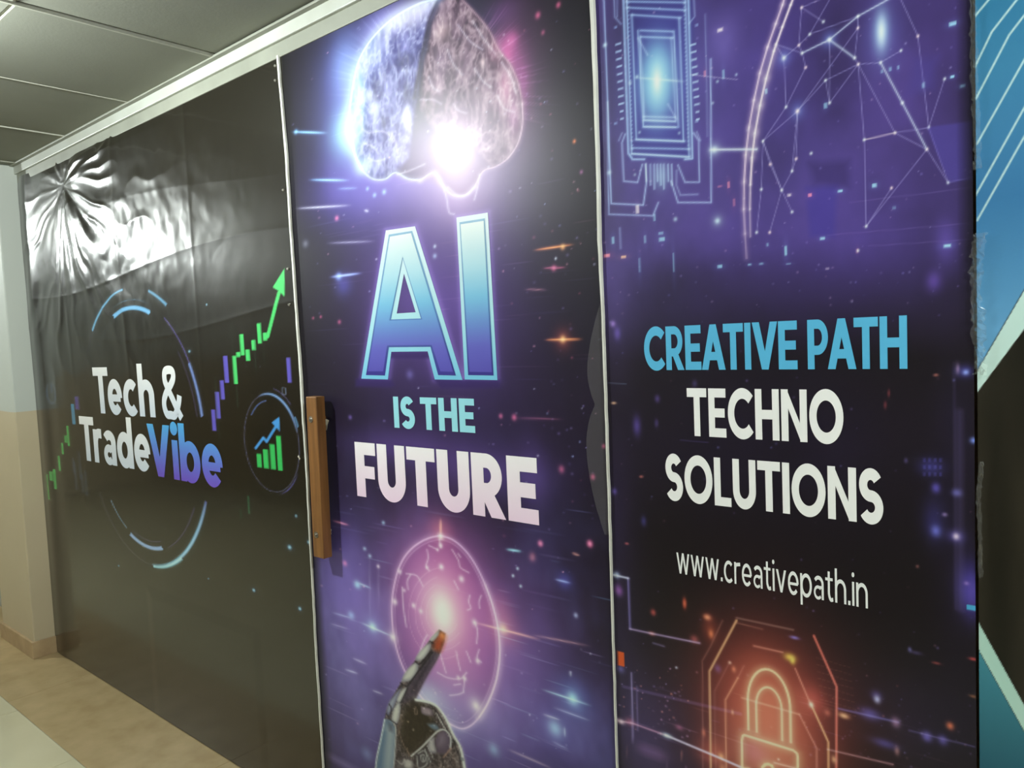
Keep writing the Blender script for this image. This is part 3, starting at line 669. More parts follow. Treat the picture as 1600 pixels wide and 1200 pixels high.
# robot hand
def h9(*pts): return cp(pts, 560, 950, 200/960)
BODY = h9((612, 160), (655, 190), (648, 250), (625, 320), (585, 400), (540, 470), (490, 560), (445, 650), (432, 690), (480, 698), (540, 712), (595, 740), (640, 800), (690, 900), (735, 975), (775, 1040), (800, 1150), (815, 1250), (790, 1480), (740, 1700), (735, 2300), (210, 2300), (200, 1700), (140, 1450), (120, 1250), (150, 1060), (190, 880), (212, 770), (250, 680), (330, 545), (380, 455), (440, 380), (530, 250))
S2.glow(h9((520, 690))[0], 26, 20, C(120, 160, 220), 0.5); S2.glow(h9((700, 860))[0], 22, 26, C(120, 160, 220), 0.4)
S2.poly(BODY, C(56, 46, 48), 0.97, soft=1.2)
S2.poly(BODY, C(150, 130, 120), 0.5, soft=3, mode='add', tex=patch(40, 83, 0.5))
S2.poly(BODY, C(190, 180, 175), 0.35, soft=3, mode='add', tex=gyri(60, 85))
S2.poly(h9((420, 700), (480, 720), (540, 800), (600, 920), (520, 980), (420, 1090), (350, 1060), (320, 960), (330, 800)), C(40, 30, 18), 0.85, soft=7, smooth=4)
S2.poly(h9((560, 330), (600, 330), (580, 400), (520, 500), (455, 610), (420, 670), (350, 700), (330, 690), (380, 570), (470, 440)), C(66, 54, 78), 0.7, soft=4, smooth=4)
S2.path(h9((600, 350), (540, 450), (480, 560), (435, 660)), 3.5, C(110, 92, 120), 0.5, mode='over', soft=2.5, smooth=4)
S2.path(h9((540, 400), (470, 510), (400, 630)), 2.0, C(40, 30, 44), 0.7, mode='over', soft=2, smooth=4)
S2.poly(h9((605, 185), (655, 200), (645, 260), (618, 320), (575, 310), (570, 260)), C(186, 78, 44), 0.85, soft=5, smooth=4)
S2.glow(h9((635, 205))[0], 7, 7, C(255, 140, 70), 0.7)
def plate(P, hi, lo):
    Q = h9(*P); S2.poly(Q, lo, 0.96, soft=1.2, smooth=3)
    c = np.mean(Q, axis=0); S2.poly([(c[0]+(q[0]-c[0])*0.72-0.6, c[1]+(q[1]-c[1])*0.78-0.6) for q in Q], hi, 0.85, soft=2.4, smooth=3)
for P in (((612, 165), (560, 212), (535, 245), (562, 245), (600, 205)), ((535, 260), (470, 320), (428, 385), (470, 395), (530, 330), (548, 280)), ((430, 410), (385, 445), (340, 510), (330, 552), (400, 540), (448, 470), (452, 415)), ((370, 590), (325, 625), (285, 690), (315, 712), (352, 650)), ((300, 705), (268, 760), (252, 840), (290, 872), (315, 790), (318, 720))):
    plate(P, C(214, 216, 206), C(150, 148, 156))
plate(((330, 590), (275, 655), (232, 710), (213, 785), (232, 805), (270, 740), (300, 660)), C(166, 172, 190), C(104, 106, 132))
FORE = h9((205, 830), (250, 840), (280, 900), (278, 1000), (272, 1120), (262, 1300), (300, 1650), (310, 2300), (215, 2300), (205, 1700), (142, 1450), (124, 1260), (160, 1040))
S2.poly(FORE, C(112, 136, 160), 0.96, soft=1.6)
S2.poly(h9((222, 900), (262, 930), (256, 1080), (240, 1250), (205, 1250)), C(176, 184, 186), 0.75, soft=7, smooth=4)
S2.poly(h9((190, 930), (205, 930), (175, 1180), (150, 1250), (140, 1250)), C(72, 104, 136), 0.6, soft=4)
S2.poly(h9((225, 850), (262, 880), (262, 930), (235, 920)), C(84, 86, 100), 0.7, soft=3)
S2.path(h9((200, 835), (170, 990), (140, 1130), (130, 1250)), 2.0, C(214, 232, 236), 0.9, mode='over', smooth=4)
S2.path(h9((250, 840), (282, 900), (276, 1080), (262, 1250)), 1.5, C(206, 210, 206), 0.8, mode='over', smooth=4)
for P in (((320, 560), (345, 578), (372, 590)), ((430, 398), (455, 420), (482, 402), (545, 330)), ((543, 250), (562, 264)), ((215, 792), (240, 832), (290, 872)), ((375, 580), (410, 530), (455, 470), (560, 330)), ((320, 710), (345, 660), (372, 600)), ((235, 720), (250, 750), (245, 790))):
    S2.path(h9(*P), 1.9, C(26, 22, 30), 0.85, mode='over', smooth=4)
S2.path(h9((435, 688), (480, 694), (530, 706), (590, 735), (650, 812), (690, 895), (722, 962), (770, 1050), (800, 1200), (810, 1250)), 3.6, C(206, 214, 208), 0.9, mode='over', halo=4, smooth=4)
S2.path(h9((540, 725), (600, 790), (650, 880), (705, 985), (760, 1110), (775, 1250)), 2.0, C(38, 32, 40), 0.8, mode='over', smooth=4)
S2.path(h9((590, 790), (640, 880), (712, 1000)), 1.8, C(214, 216, 214), 0.75, mode='over', smooth=4)
S2.dash(*h9((715, 1002))[0], 7, 6, C(30, 28, 36), 0.8, 'over'); S2.dash(*h9((780, 1130))[0], 5, 5, C(120, 124, 130), 0.8, 'over')
plate(((470, 735), (555, 760), (558, 808), (480, 792)), C(164, 146, 156), C(92, 80, 92))
S2.poly(h9((520, 868), (580, 868), (608, 905), (580, 915), (545, 895)), C(116, 142, 166), 0.8, soft=2.5, smooth=3)
THUMB = h9((640, 912), (680, 940), (697, 985), (692, 1045), (650, 1092), (600, 1085), (582, 1030), (590, 960))
S2.poly(THUMB, C(84, 70, 90), 0.96, soft=2, smooth=3)
S2.poly(h9((605, 950), (645, 935), (662, 985), (640, 1030), (600, 1030)), C(138, 122, 142), 0.7, soft=6, smooth=3)
plate(((575, 965), (542, 985), (522, 1030), (545, 1085), (590, 1085), (576, 1020)), C(190, 186, 186), C(112, 108, 118))
S2.path(h9((692, 1045), (697, 985), (680, 938), (640, 910), (595, 925), (540, 978), (480, 1040), (400, 1108)), 2.4, C(206, 208, 206), 0.9, mode='over', smooth=4)
S2.path(h9((640, 1120), (665, 1090), (695, 1050)), 1.6, C(190, 150, 130), 0.7, mode='over', smooth=4)
S2.poly(h9((430, 1095), (510, 1050), (555, 1150), (520, 1180), (460, 1200)), C(70, 64, 70), 0.9, soft=2)
for P in (((440, 1110), (452, 1190), (470, 1200), (520, 1160), (500, 1070), (450, 1090)), ((500, 1055), (520, 1100), (545, 1155)), ((520, 1035), (545, 1080), (565, 1130)), ((470, 1105), (480, 1150), (505, 1140), (495, 1100), (470, 1105)), ((485, 1115), (492, 1140))):
    S2.path(h9(*P), 1.5, C(190, 194, 192), 0.8, mode='over', smooth=4)
S2.poly(h9((290, 1150), (340, 1125), (400, 1140), (425, 1250), (280, 1250)), C(104, 98, 102), 0.85, soft=4, smooth=3)
plate(((345, 1135), (410, 1150), (405, 1205), (350, 1195)), C(196, 192, 188), C(130, 126, 126))
S2.path(h9((290, 1140), (330, 1170), (350, 1130)), 2, C(190, 186, 182), 0.6, mode='over', smooth=4)
for P in (((300, 880), (318, 960), (350, 1040), (390, 1100)), ((320, 800), (330, 850)), ((430, 740), (425, 790), (445, 790), (435, 745)), ((370, 1050), (380, 1110))):
    S2.path(h9(*P), 1.5, C(150, 128, 116), 0.7, mode='over', smooth=4)
S2.stars(60, 618, 725, 1075, 1198, [C(225, 215, 205), C(190, 170, 150)], r=(0.7, 1.5), k=(0.2, 0.75), seed=21)
# sheet darker along its left edge
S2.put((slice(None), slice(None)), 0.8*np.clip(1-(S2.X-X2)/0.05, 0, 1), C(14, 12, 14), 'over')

def disp2(x, z):
    h = 0.0012+0.0007*fbm(x*2.2, z*1.8, 2, 91)+0.00012*fbm(x*14, z*10, 2, 92)
    return h
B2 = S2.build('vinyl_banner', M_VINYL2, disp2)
tag(B2, 'purple vinyl banner with glowing brain, the words AI IS THE FUTURE and robot hand', 'banner')

# ---- banner three: chip, network globe, padlock
S3 = Sheet(columns(X3, X4, 915, 1535, 1.9), rows(0.01, 2.412, 0.66, 2.22, 0.0019), C(28, 23, 28))
x, z = S3.X, S3.Z
n3 = fbm(x*5+1, z*4, 5, 101); n4 = fbm(x*12, z*9, 3, 103)
top = np.clip((z-1.455)/0.20, 0, 1)
S3.put((slice(None), slice(None)), top*(0.12+0.85*n3), C(76, 58, 160), 'add')
wash(S3, (1010, 200), 110, 260, C(74, 62, 176), 0.55, 0.5+n3)
wash(S3, (1220, 200), 130, 200, C(50, 44, 140), 0.45, n3+0.2)
wash(S3, (1400, 160), 130, 150, C(70, 50, 140), 0.4, n3)
wash(S3, (1180, 360), 220, 70, C(60, 44, 150), 0.5, n3)
wash(S3, (960, 900), 40, 240, C(60, 48, 120), 0.45, n3+0.2)
wash(S3, (990, 1150), 100, 110, C(84, 70, 140), 0.75, n3+0.15)
wash(S3, (1200, 700), 240, 120, C(26, 20, 56), 0.6, n3+0.2)
wash(S3, (1500, 800), 40, 220, C(40, 34, 110), 0.5, n3)
wash(S3, (1420, 1120), 120, 90, C(50, 44, 110), 0.45, n3)
wash(S3, (960, 480), 30, 120, C(50, 40, 90), 0.5)
def c8(*pts): return cp(pts, 920, 0, 0.425)
def k3(*pts): return cp(pts, 930, 0, 1/3)
LB = C(120, 170, 250)
S3.poly(c8((150, -260), (385, -260), (385, 585), (150, 585)), C(48, 46, 130), 0.5, soft=5)
S3.glow((1030, 130), 60, 110, C(60, 90, 210), 0.55)
# chip, frame in frame
for P, w_, k in ((((135, -60), (160, 720), (180, 748), (235, 748)), 2.6, .85), (((440, -60), (460, 745), (425, 748)), 2.6, .85), (((150, -60), (175, 722), (445, 738), (425, -60)), 1.8, .8), (((175, 72), (198, 655), (418, 664), (398, 88)), 1.6, .8), (((205, 145), (230, 595), (395, 598), (372, 152)), 1.6, .75), (((215, 172), (236, 565), (382, 572), (360, 180)), 1.3, .6)):
    S3.path(k3(*P), w_, LB, k, halo=3)
for y0, y1 in ((10, 14), (38, 50), (72, 86), (145, 150), (175, 180), (548, 552), (565, 570), (596, 598), (655, 664), (695, 700), (722, 736)):
    f_ = lambda y: (150+(y/720)*25, 425+(y/720)*22)
    ins = 0 if y0 < 60 or y0 > 690 else (22 if y0 < 100 or y0 > 640 else 62)
    S3.seg(k3((f_(y0)[0]+ins, y0))[0], k3((f_(y0)[1]-ins, y1))[0], 1.7, LB, 0.8, halo=3)
for i in range(40):
    y = -40+i*19
    for xx in (158+i*0.55, 420+i*0.55): S3.dash(*k3((xx, y))[0], 2.6, 2.0, LB, 0.6)
for i in range(11):
    y = 208+i*35
    S3.dash(*k3((112+i*1.8, y))[0], 9-(i > 8)*3, 3.2, C(150, 195, 250), 0.85)
    S3.dash(*k3((463+i*2.2, y+3))[0], 9-(i > 8)*3, 3.2, C(150, 195, 250), 0.85)
    S3.dash(*k3((140+i*1.6, y))[0], 1.6, 4, LB, 0.3)
for y in (130, 580): S3.dash(*k3((100, y))[0], 5, 4, LB, .6); S3.dash(*k3((480, y-10))[0], 5, 4, LB, .6)
for P, k in ((((35, -60), (45, 10), (62, 480), (80, 955), (230, 962), (245, 850), (240, 770)), .85), (((62, 480), (68, 1005), (275, 1012), (300, 950)), .7), (((145, 630), (130, 670), (138, 850), (203, 856), (225, 772)), .75), (((130, 625), (115, 660)), .5), (((465, 625), (490, 660), (492, 855), (425, 855), (392, 775)), .75), (((480, 620), (497, 660)), .5), (((545, 280), (548, 950), (392, 950), (360, 850)), .8), (((520, 70), (530, 640)), .3), (((385, 800), (385, 870), (403, 915), (485, 912)), .5), (((92, -30), (95, 80), (125, 115)), .5), (((108, -30), (108, 80)), .4), (((465, -30), (470, 80), (445, 112)), .5), (((205, 180), (250, 260)), .5), (((345, 490), (385, 560)), .5), (((120, 1070), (124, 1165)), .5)):
    S3.path(k3(*P), 1.7, C(125, 165, 245), k, halo=2.5)
for i, xx in enumerate((242, 262, 280, 295, 310, 325, 345, 362)):
    S3.seg(k3((xx, 772))[0], k3((xx+2, 850+(i % 3)*18))[0], 2.0, C(120, 165, 235), 0.75, halo=2)
S3.glow(k3((315, 830))[0], 12, 20, C(120, 190, 240), 0.5)
CC = k3((294, 382))[0]
S3.glow(CC, 27, 62, C(80, 170, 235), 0.95, pw=3); S3.glow(CC, 18, 44, C(120, 225, 245), 0.85); S3.glow(CC, 7, 20, C(235, 255, 235), 1.0)
S3.seg(k3((190, 365))[0], k3((430, 385))[0], 1.6, C(160, 220, 250), 0.8, fade='both', halo=3)
for p, r, k in (((200, 362), 5, .8), ((168, 390), 5, .7), ((50, 213), 6, 1), ((70, 810), 6, .8), ((562, 703), 8, 1), ((562, 703), 20, .5), ((577, 1036), 7, 1), ((577, 1036), 18, .4), ((380, 1028), 6, .8), ((577, 384), 4, .8), ((665, 352), 4, .7), ((555, 485), 4, .7), ((212, 622), 4, .7), ((398, 625), 4, .7), ((190, 820), 4, .6)):
    S3.glow(k3(p)[0], r*.33*1.6, r*.33*1.8, C(170, 220, 255), k)
S3.seg(k3((545, 703))[0], c8((620, 550))[0], 2.6, C(190, 215, 255), 0.9, halo=4)
S3.seg(k3((450, 352))[0], k3((670, 375))[0], 1.2, C(190, 190, 240), 0.6)
# the globe's rim and network
A_ = c8((730, -30), (715, 20), (690, 90), (660, 175), (632, 270), (610, 370), (592, 470), (580, 570), (574, 670), (573, 770), (577, 860), (583, 950))
B_ = c8((765, -30), (745, 20), (715, 100), (683, 190), (655, 290), (632, 390), (614, 490), (603, 580), (597, 680), (595, 770), (597, 870))
for q in range(len(A_)-1):
    S3.seg(A_[q], A_[q+1], 2.4, C(235, 190, 225), 0.9 if q < 8 else 0.75-0.17*(q-8), halo=5)
for q in range(len(B_)-1):
    S3.seg(B_[q], B_[q+1], 2.8, C(250, 215, 235), 0.95 if q < 8 else 0.6-0.2*(q-8), halo=7 if 2 < q < 7 else 3)
ND = [(785, 30), (865, 82), (992, 62), (992, 105), (815, 128), (887, 148), (775, 168), (787, 197), (720, 215), (800, 250), (873, 297), (980, 215), (993, 238), (1075, 232), (1150, 188), (1212, 135), (1155, 380), (1252, 470), (1245, 550), (1323, 672), (1015, 515), (1128, 490), (1310, 292), (888, 380), (770, 410), (728, 395), (643, 520), (670, 605), (750, 630), (712, 700), (765, 585), (820, 565), (1022, 833), (1115, 692), (637, 697), (620, 855), (668, 855), (1140, -20), (900, -20), (690, 165), (750, 780), (992, 922)]
ED = [(38, 0), (0, 1), (38, 4), (4, 6), (37, 2), (2, 3), (3, 11), (2, 5), (5, 7), (7, 6), (39, 7), (5, 11), (11, 12), (12, 13), (13, 14), (37, 15), (8, 25), (6, 8), (7, 9), (9, 25), (10, 24), (10, 12), (12, 23), (12, 17+3), (12, 21), (13, 16), (16, 18), (18, 19), (17, 22), (17, 21), (20, 21), (21, 18), (15, 17), (24, 26), (24, 30), (26, 27), (27, 29), (28, 29), (26, 29), (28, 24), (30, 28), (34, 35), (29, 36), (34, 26), (20, 32), (32, 18), (25, 26), (5, 23), (3, 24), (2, 4), (29, 40), (17, 19), (32, 33), (10, 23), (8, 39), (0, 6)]
for a, b in ED:
    S3.seg(c8(ND[a])[0], c8(ND[b])[0], 1.3, C(160, 160, 240), 0.55)
for p, q in ((2, 5), (37, 2), (7, 5), (11, 5), (13, 16), (16, 18)): S3.seg(c8(ND[p])[0], c8(ND[q])[0], 1.6, C(170, 205, 250), 0.6, halo=3)
S3.seg(c8((1015, 515))[0], c8((1128, 490))[0], 1.8, C(230, 190, 170), .7); S3.seg(c8((1323, 672))[0], c8((1425, 650))[0], 1.3, C(150, 150, 220), .6)
for x0, x1, yy, dy in ((880, 1425, 865, -45), (960, 1420, 745, -55), (1030, 1425, 905, -25)): S3.seg(c8((x0, yy))[0], c8((x1, yy+dy))[0], 1.2, C(130, 110, 190), 0.25)
for i, p in enumerate(ND):
    big = i in (5, 8, 24); S3.glow(c8(p)[0], 3.4 if big else 2.2, 4.0 if big else 2.5, C(215, 235, 255) if i % 3 else C(255, 215, 220), 1.0)
    if big: S3.glow(c8(p)[0], 11, 13, C(80, 120, 240), 0.55)
S3.glow(c8((1078, 118))[0], 12, 33, C(120, 190, 250), 0.95); S3.glow(c8((1078, 118))[0], 6, 20, C(225, 245, 255), 0.9); S3.glow(c8((1078, 130))[0], 32, 55, C(70, 80, 190), 0.5)
S3.poly(c8((1245, 470), (1420, 445), (1422, 660), (1325, 672)), C(90, 78, 180), 0.5, soft=2)
S3.poly(c8((800, 690), (915, 680), (905, 870), (815, 870)), C(64, 56, 170), 0.35, soft=5)
S3.poly(c8((1200, 220), (1285, 210), (1270, 330), (1170, 350)), C(80, 72, 170), 0.25, soft=9)
S3.poly(c8((810, 600), (960, 590), (960, 690), (830, 680)), C(30, 22, 60), 0.28, soft=8)
for xx, yy, wx, wy, col, k in ((1340, 90, 14, 6, 0, .9), (1338, 284, 8, 4, 0, .9), (1376, 318, 10, 5, 0, .6), (485, 980, 9, 5, 0, .8), (1052, 683, 9, 6, 0, .9), (927, 703, 9, 4, 0, .9), (862, 877, 9, 4, 0, .9), (1320, 904, 14, 5, 0, .95), (727, 922, 5, 15, 0, .8), (594, 973, 6, 2.5, 0, .8), (637, 970, 7, 2.5, 0, .7), (737, 970, 9, 2, 0, .5), (486, 112, 10, 5, 2, .9), (740, 718, 7, 4, 2, .8), (272, 880, 11, 6, 0, .8), (268, 858, 9, 4, 0, .6), (182, 770, 6, 13, 2, .8), (245, 800, 4, 11, 0, .6), (92, 884, 5, 11, 0, .7), (210, 880, 4, 12, 0, .5), (315, 965, 3, 30, 0, .5), (190, 975, 3, 22, 0, .5), (498, 275, 4, 14, 0, .6), (70, 940, 11, 5, 1, .95), (131, 945, 10, 4, 3, .9), (517, 680, 4, 10, 1, .7), (537, 745, 5, 12, 1, .4), (816, 718, 7, 5, 1, .9), (880, 988, 6, 2, 2, .6), (430, 272, 4, 9, 1, .6), (485, 686, 7, 2, 1, .6), (990, 922, 3, 6, 1, .6), (1232, 315, 6, 8, 0, .5), (1110, 256, 5, 6, 0, .6), (1140, 250, 4, 6, 0, .6), (1080, 265, 4, 5, 0, .5), (660, 900, 4, 5, 0, .6), (655, 337, 5, 8, 0, .7), (873, 390, 6, 8, 0, .7), (1125, 765, 7, 5, 0, .4)):
    S3.dash(*c8((xx, yy))[0], wx*0.8, wy, (C(120, 205, 245), C(250, 110, 90), C(245, 225, 235), C(250, 170, 80))[col], k)
    S3.glow(c8((xx, yy))[0], wx*0.9, wy*1.1, (C(70, 110, 210), C(150, 50, 60), C(120, 100, 170), C(150, 80, 40))[col], 0.35*k)
S3.glow(c8((1315, 895))[0], 18, 36, C(80, 60, 190), .5); S3.glow(c8((1270, 1035))[0], 12, 16, C(90, 60, 190), .6); S3.glow(c8((500, 150))[0], 26, 40, C(90, 80, 180), .4)
S3.stars(260, 935, 1520, -160, 480, [C(170, 170, 240), C(120, 120, 220), C(210, 170, 210)], r=(0.7, 1.8), k=(0.1, 0.6), seed=31)
S3.stars(130, 935, 1525, 420, 1300, [C(130, 110, 190), C(110, 110, 200), C(170, 110, 130)], r=(0.8, 2.2), k=(0.1, 0.55), seed=32)
# quiet field behind the words, paler stripes down its right edge
def r5(*pts): return cp(pts, 920, 440, 0.425)
for p, rx, ry, col, k in (((180, 530), 6, 15, C(90, 70, 180), .7), ((255, 430), 4, 6, C(90, 70, 160), .6), ((252, 520), 3, 7, C(90, 70, 160), .5), ((92, 155), 4, 5, C(150, 110, 220), .9), ((108, 190), 5, 10, C(90, 70, 190), .7), ((205, 880), 4, 8, C(60, 60, 150), .6), ((1260, 680), 20, 14, C(60, 60, 170), .55), ((1278, 757), 7, 8, C(90, 80, 210), .8), ((1278, 915), 8, 9, C(90, 100, 220), .85), ((1270, 880), 18, 34, C(50, 50, 150), .45), ((1388, 333), 5, 4, C(120, 150, 250), 1), ((1385, 330), 14, 10, C(70, 70, 190), .6), ((1417, 583), 6, 5, C(110, 140, 245), 1), ((1352, 935), 5, 5, C(240, 210, 240), .95), ((1352, 935), 14, 10, C(90, 80, 200), .6), ((1355, 775), 8, 6, C(110, 110, 220), .7), ((1310, 855), 4, 3, C(170, 140, 210), .7), ((1358, 320), 3, 8, C(190, 150, 200), .6), ((1278, 343), 4, 2, C(200, 110, 90), .8), ((1105, 410), 2, 6, C(170, 60, 60), .6), ((1092, 453), 2.5, 6, C(150, 50, 50), .6), ((1168, 657), 3, 4, C(90, 80, 150), .6), ((95, 446), 4, 2, C(250, 190, 140), .9), ((196, 716), 3, 2, C(220, 110, 90), .8), ((143, 962), 3, 2, C(200, 80, 70), .8), ((97, 770), 4, 5, C(100, 80, 200), .7), ((392, 375), 4, 6, C(80, 70, 140), .5), ((355, 1180), 3, 8, C(190, 60, 40), .8), ((110, 1130), 6, 9, C(120, 60, 150), .6), ((1405, 1120), 20, 40, C(60, 50, 170), .7), ((1210, 1045), 2.5, 2.5, C(190, 110, 100), .6)):
    S3.glow(r5(p)[0], rx, ry, col, k)
for i in range(4):
    for j in range(3): S3.dash(*r5((1235+i*20, 655+j*26))[0], 4, 6, C(70, 70, 190), 0.35)
S3.seg(r5((1345, 300))[0], r5((1350, 1200))[0], 3, C(70, 62, 110), 0.3, soft=3); S3.seg(r5((1365, 480))[0], r5((1368, 1200))[0], 11, C(74, 66, 110), 0.35, soft=5)
S3.seg(r5((75, 372))[0], r5((140, 376))[0], 1.2, C(110, 140, 170), 0.5); S3.seg(r5((340, 582))[0], r5((440, 590))[0], 1.2, C(80, 70, 150), 0.5)
# padlock
def l2(*pts): return cp(pts, 920, 800, 0.425)
def l4(*pts): return cp(pts, 1080, 950, 250/1200)
LC = l4((580, 830))[0]
S3.glow(LC, 120, 145, C(170, 52, 40), 0.75); S3.glow(LC, 72, 96, C(240, 92, 66), 0.8); S3.glow(l4((570, 640))[0], 42, 50, C(235, 90, 55), 0.45)
S3.glow(l4((600, 1150))[0], 70, 62, C(250, 124, 84), 0.6); S3.glow(l4((480, 1080))[0], 22, 20, C(190, 70, 150), 0.4)
S3.glow(l4((910, 690))[0], 20, 22, C(230, 70, 60), 0.65); S3.glow(l4((180, 1090))[0], 26, 24, C(230, 80, 50), 0.6)
HOT = C(255, 196, 130)
def arch(x0, x1, yt, yl, yr, yb0, yb1):
    cx = (x0+x1)/2; P = [(x0+4, yb0), (x0, yl)]
    for t in np.linspace(math.pi, 0, 19)[1:-1]:
        yc = yl+(yr-yl)*(1-math.cos(math.pi-t))/2 if False else yl+(yr-yl)*(0.5-0.5*math.cos(math.pi-t))
        P.append((cx+(x1-x0)/2*math.cos(t), yc-(yl-yt+(yr-yl)*0.5)*math.sin(t)))
    return P+[(x1, yr), (x1+4, yb1)]
S3.path(l4(*arch(430, 748, 458, 680, 770, 905, 1000)), 3.8, HOT, 1.0, halo=7)
S3.path(l4(*arch(492, 684, 592, 720, 770, 922, 985)), 3.4, HOT, 0.95, halo=6)
S3.path(l4((388, 1400), (385, 985), (392, 955), (405, 948), (770, 1062), (798, 1085), (803, 1110), (806, 1400)), 4.0, HOT, 1.0, halo=8)
S3.path(l4((388, 1400), (400, 1425), (790, 1545), (806, 1530), (806, 1400)), 4.0, HOT, 1.0, halo=8)
S3.path(l4((392, 1195), (440, 1200)), 3, HOT, .9, halo=4); S3.path(l4((630, 1155), (800, 1200)), 2.4, C(255, 150, 130), .8, halo=4)
S3.path(l4((540, 1230), (540, 1190), (560, 1168), (585, 1165), (610, 1178), (622, 1210), (620, 1240), (600, 1290), (610, 1380), (550, 1365), (565, 1280), (540, 1230)), 4.4, C(255, 205, 120), 1, halo=7)
for P, wd, col, k in ((((345, 90), (143, 470), (155, 1400)), 3.0, C(206, 140, 90), .85), (((345, 70), (770, 160)), 2.4, C(120, 92, 84), .55), (((350, 108), (540, 155)), 1.4, C(130, 80, 70), .5), (((925, 205), (1095, 585), (1092, 1400)), 3.2, C(216, 84, 70), .9), (((475, 280), (690, 328)), 1.6, C(230, 120, 100), .7), (((355, 520), (262, 685), (270, 1400)), 1.8, C(230, 120, 84), .7), (((400, 430), (355, 520)), 1.2, C(180, 90, 80), .4), (((785, 450), (900, 715)), 2.0, C(226, 110, 90), .7), (((905, 720), (1033, 1000), (1035, 1400)), 2.6, C(255, 160, 100), .85), (((385, 668), (815, 793)), 1.6, C(240, 130, 100), .7), (((815, 793), (945, 1045), (948, 1400)), 1.8, C(220, 110, 100), .6), (((240, 90), (150, 285), (90, 390), (95, 1400)), 1.3, C(140, 90, 80), .4), (((290, 410), (180, 620), (190, 1200)), 1.1, C(140, 84, 76), .35)):
    S3.path(l4(*P), wd, col, k, halo=2.4)
for p, rx, ry, col, k in (((745, 365), 9, 6, C(255, 200, 60), 1), ((765, 390), 4, 6, C(255, 200, 60), 1), ((905, 720), 4, 5, C(255, 225, 190), 1), ((125, 65), 5, 4, C(235, 120, 80), .9), ((155, 190), 4, 7, C(240, 110, 60), .9), ((145, 150), 12, 20, C(150, 50, 30), .55), ((325, 455), 3.5, 5, C(230, 100, 70), .9), ((295, 405), 2.5, 2.5, C(255, 190, 170), .9), ((315, 778), 2, 4, C(255, 150, 100), .9), ((230, 1110), 5, 6, C(255, 150, 90), 1), ((100, 930), 3, 6, C(220, 90, 60), .8), ((1075, 1130), 4, 6, C(255, 170, 120), .9), ((1150, 805), 7, 3.5, C(240, 160, 110), .9), ((1025, 780), 5, 5, C(225, 100, 80), .7), ((30, 230), 6, 6, C(190, 80, 80), .7), ((240, 1190), 5, 4, C(255, 150, 90), .8), ((780, 218), 7, 2.5, C(120, 120, 240), .9), ((205, 450), 5, 6, C(90, 80, 180), .6), ((660, 1130), 2, 2, C(255, 200, 180), .9)):
    S3.glow(l4(p)[0], rx, ry, col, k)
for i in range(8):
    for j in range(8): S3.dash(*l4((950+i*34+j*6, 370+j*52+i*10))[0], 4.6, 1.2, C(150, 100, 80), 0.28)
LV = C(190, 160, 230)
for P, wd, col, k in ((((95, 230), (148, 242)), 2.2, C(190, 200, 250), .9), (((148, 242), (155, 428)), 1.6, C(130, 120, 220), .7), (((155, 428), (235, 445), (410, 480)), 1.6, LV, .75), (((110, 765), (165, 775), (290, 820)), 1.8, C(220, 140, 190), .7), (((285, 818), (480, 900), (560, 935)), 3.2, C(200, 190, 245), .9), (((880, 870), (1120, 925)), 2.0, C(190, 130, 140), .6), (((160, 590), (165, 840)), 1.6, C(150, 140, 220), .6), (((180, 640), (182, 800)), 1.2, C(130, 120, 200), .4), (((240, 480), (280, 492)), 1.4, C(130, 120, 190), .5), (((1180, 800), (1420, 860)), 1.6, C(100, 90, 170), .4), (((920, 720), (1140, 770)), 2.6, C(90, 90, 190), .5), (((130, 640), (560, 740)), 5, C(90, 70, 140), .3), (((120, 850), (420, 930)), 4, C(120, 80, 140), .35)):
    S3.path(l2(*P), wd, col, k, halo=2.4)
for p, rx, ry, col, k in (((105, 230), 5, 5, C(170, 200, 255), 1), ((115, 290), 6, 7, C(130, 70, 160), .6), ((235, 445), 5, 3, C(240, 130, 120), .8), ((120, 575), 6, 6, C(120, 120, 220), .6), ((120, 768), 6, 4, C(250, 210, 240), 1), ((155, 770), 7, 6, C(210, 90, 110), .6), ((335, 790), 6, 4, C(200, 100, 150), .6), ((440, 385), 6, 5, C(220, 100, 70), .7), ((240, 367), 4, 5, C(200, 70, 60), .8), ((355, 335), 2.5, 7, C(200, 70, 40), .9), ((290, 820), 8, 4, C(170, 215, 255), 1), ((1035, 740), 16, 9, C(90, 90, 210), .7), ((1062, 686), 5, 6, C(190, 195, 255), .95), ((1060, 672), 9, 8, C(80, 80, 190), .5), ((1130, 770), 7, 8, C(190, 140, 190), .7), ((1245, 822), 8, 8, C(110, 100, 220), .8), ((1303, 835), 8, 8, C(100, 90, 200), .7), ((1090, 848), 20, 7, C(80, 80, 190), .6), ((1135, 875), 4, 7, C(220, 150, 140), .6), ((1330, 783), 6, 6, C(235, 110, 60), .9), ((940, 745), 8, 4, C(240, 140, 90), .8), ((1280, 553), 7, 2, C(180, 70, 60), .7), ((1415, 538), 7, 2.4, C(210, 70, 60), .9), ((1415, 675), 6, 2.4, C(180, 110, 60), .7), ((1205, 515), 9, 3, C(90, 80, 150), .5), ((1182, 503), 3, 4, C(110, 110, 190), .7), ((1390, 260), 4, 3, C(150, 110, 200), .7), ((1410, 310), 16, 34, C(60, 50, 160), .6), ((325, 570), 2, 2, C(210, 220, 250), .9)):
    S3.glow(l2(p)[0], rx, ry, col, k)
S3.dash(*l2((121, 538))[0], 10, 22, C(240, 100, 50), 0.95, 'over'); S3.dash(*l2((1410, 350))[0], 16, 8, C(80, 175, 225), 1, 'over')
S3.streaks(60, 950, 1480, 1060, 1330, [C(110, 90, 180), C(170, 110, 150), C(190, 100, 90)], ln=(14, 90), k=(0.08, 0.35), seed=36)
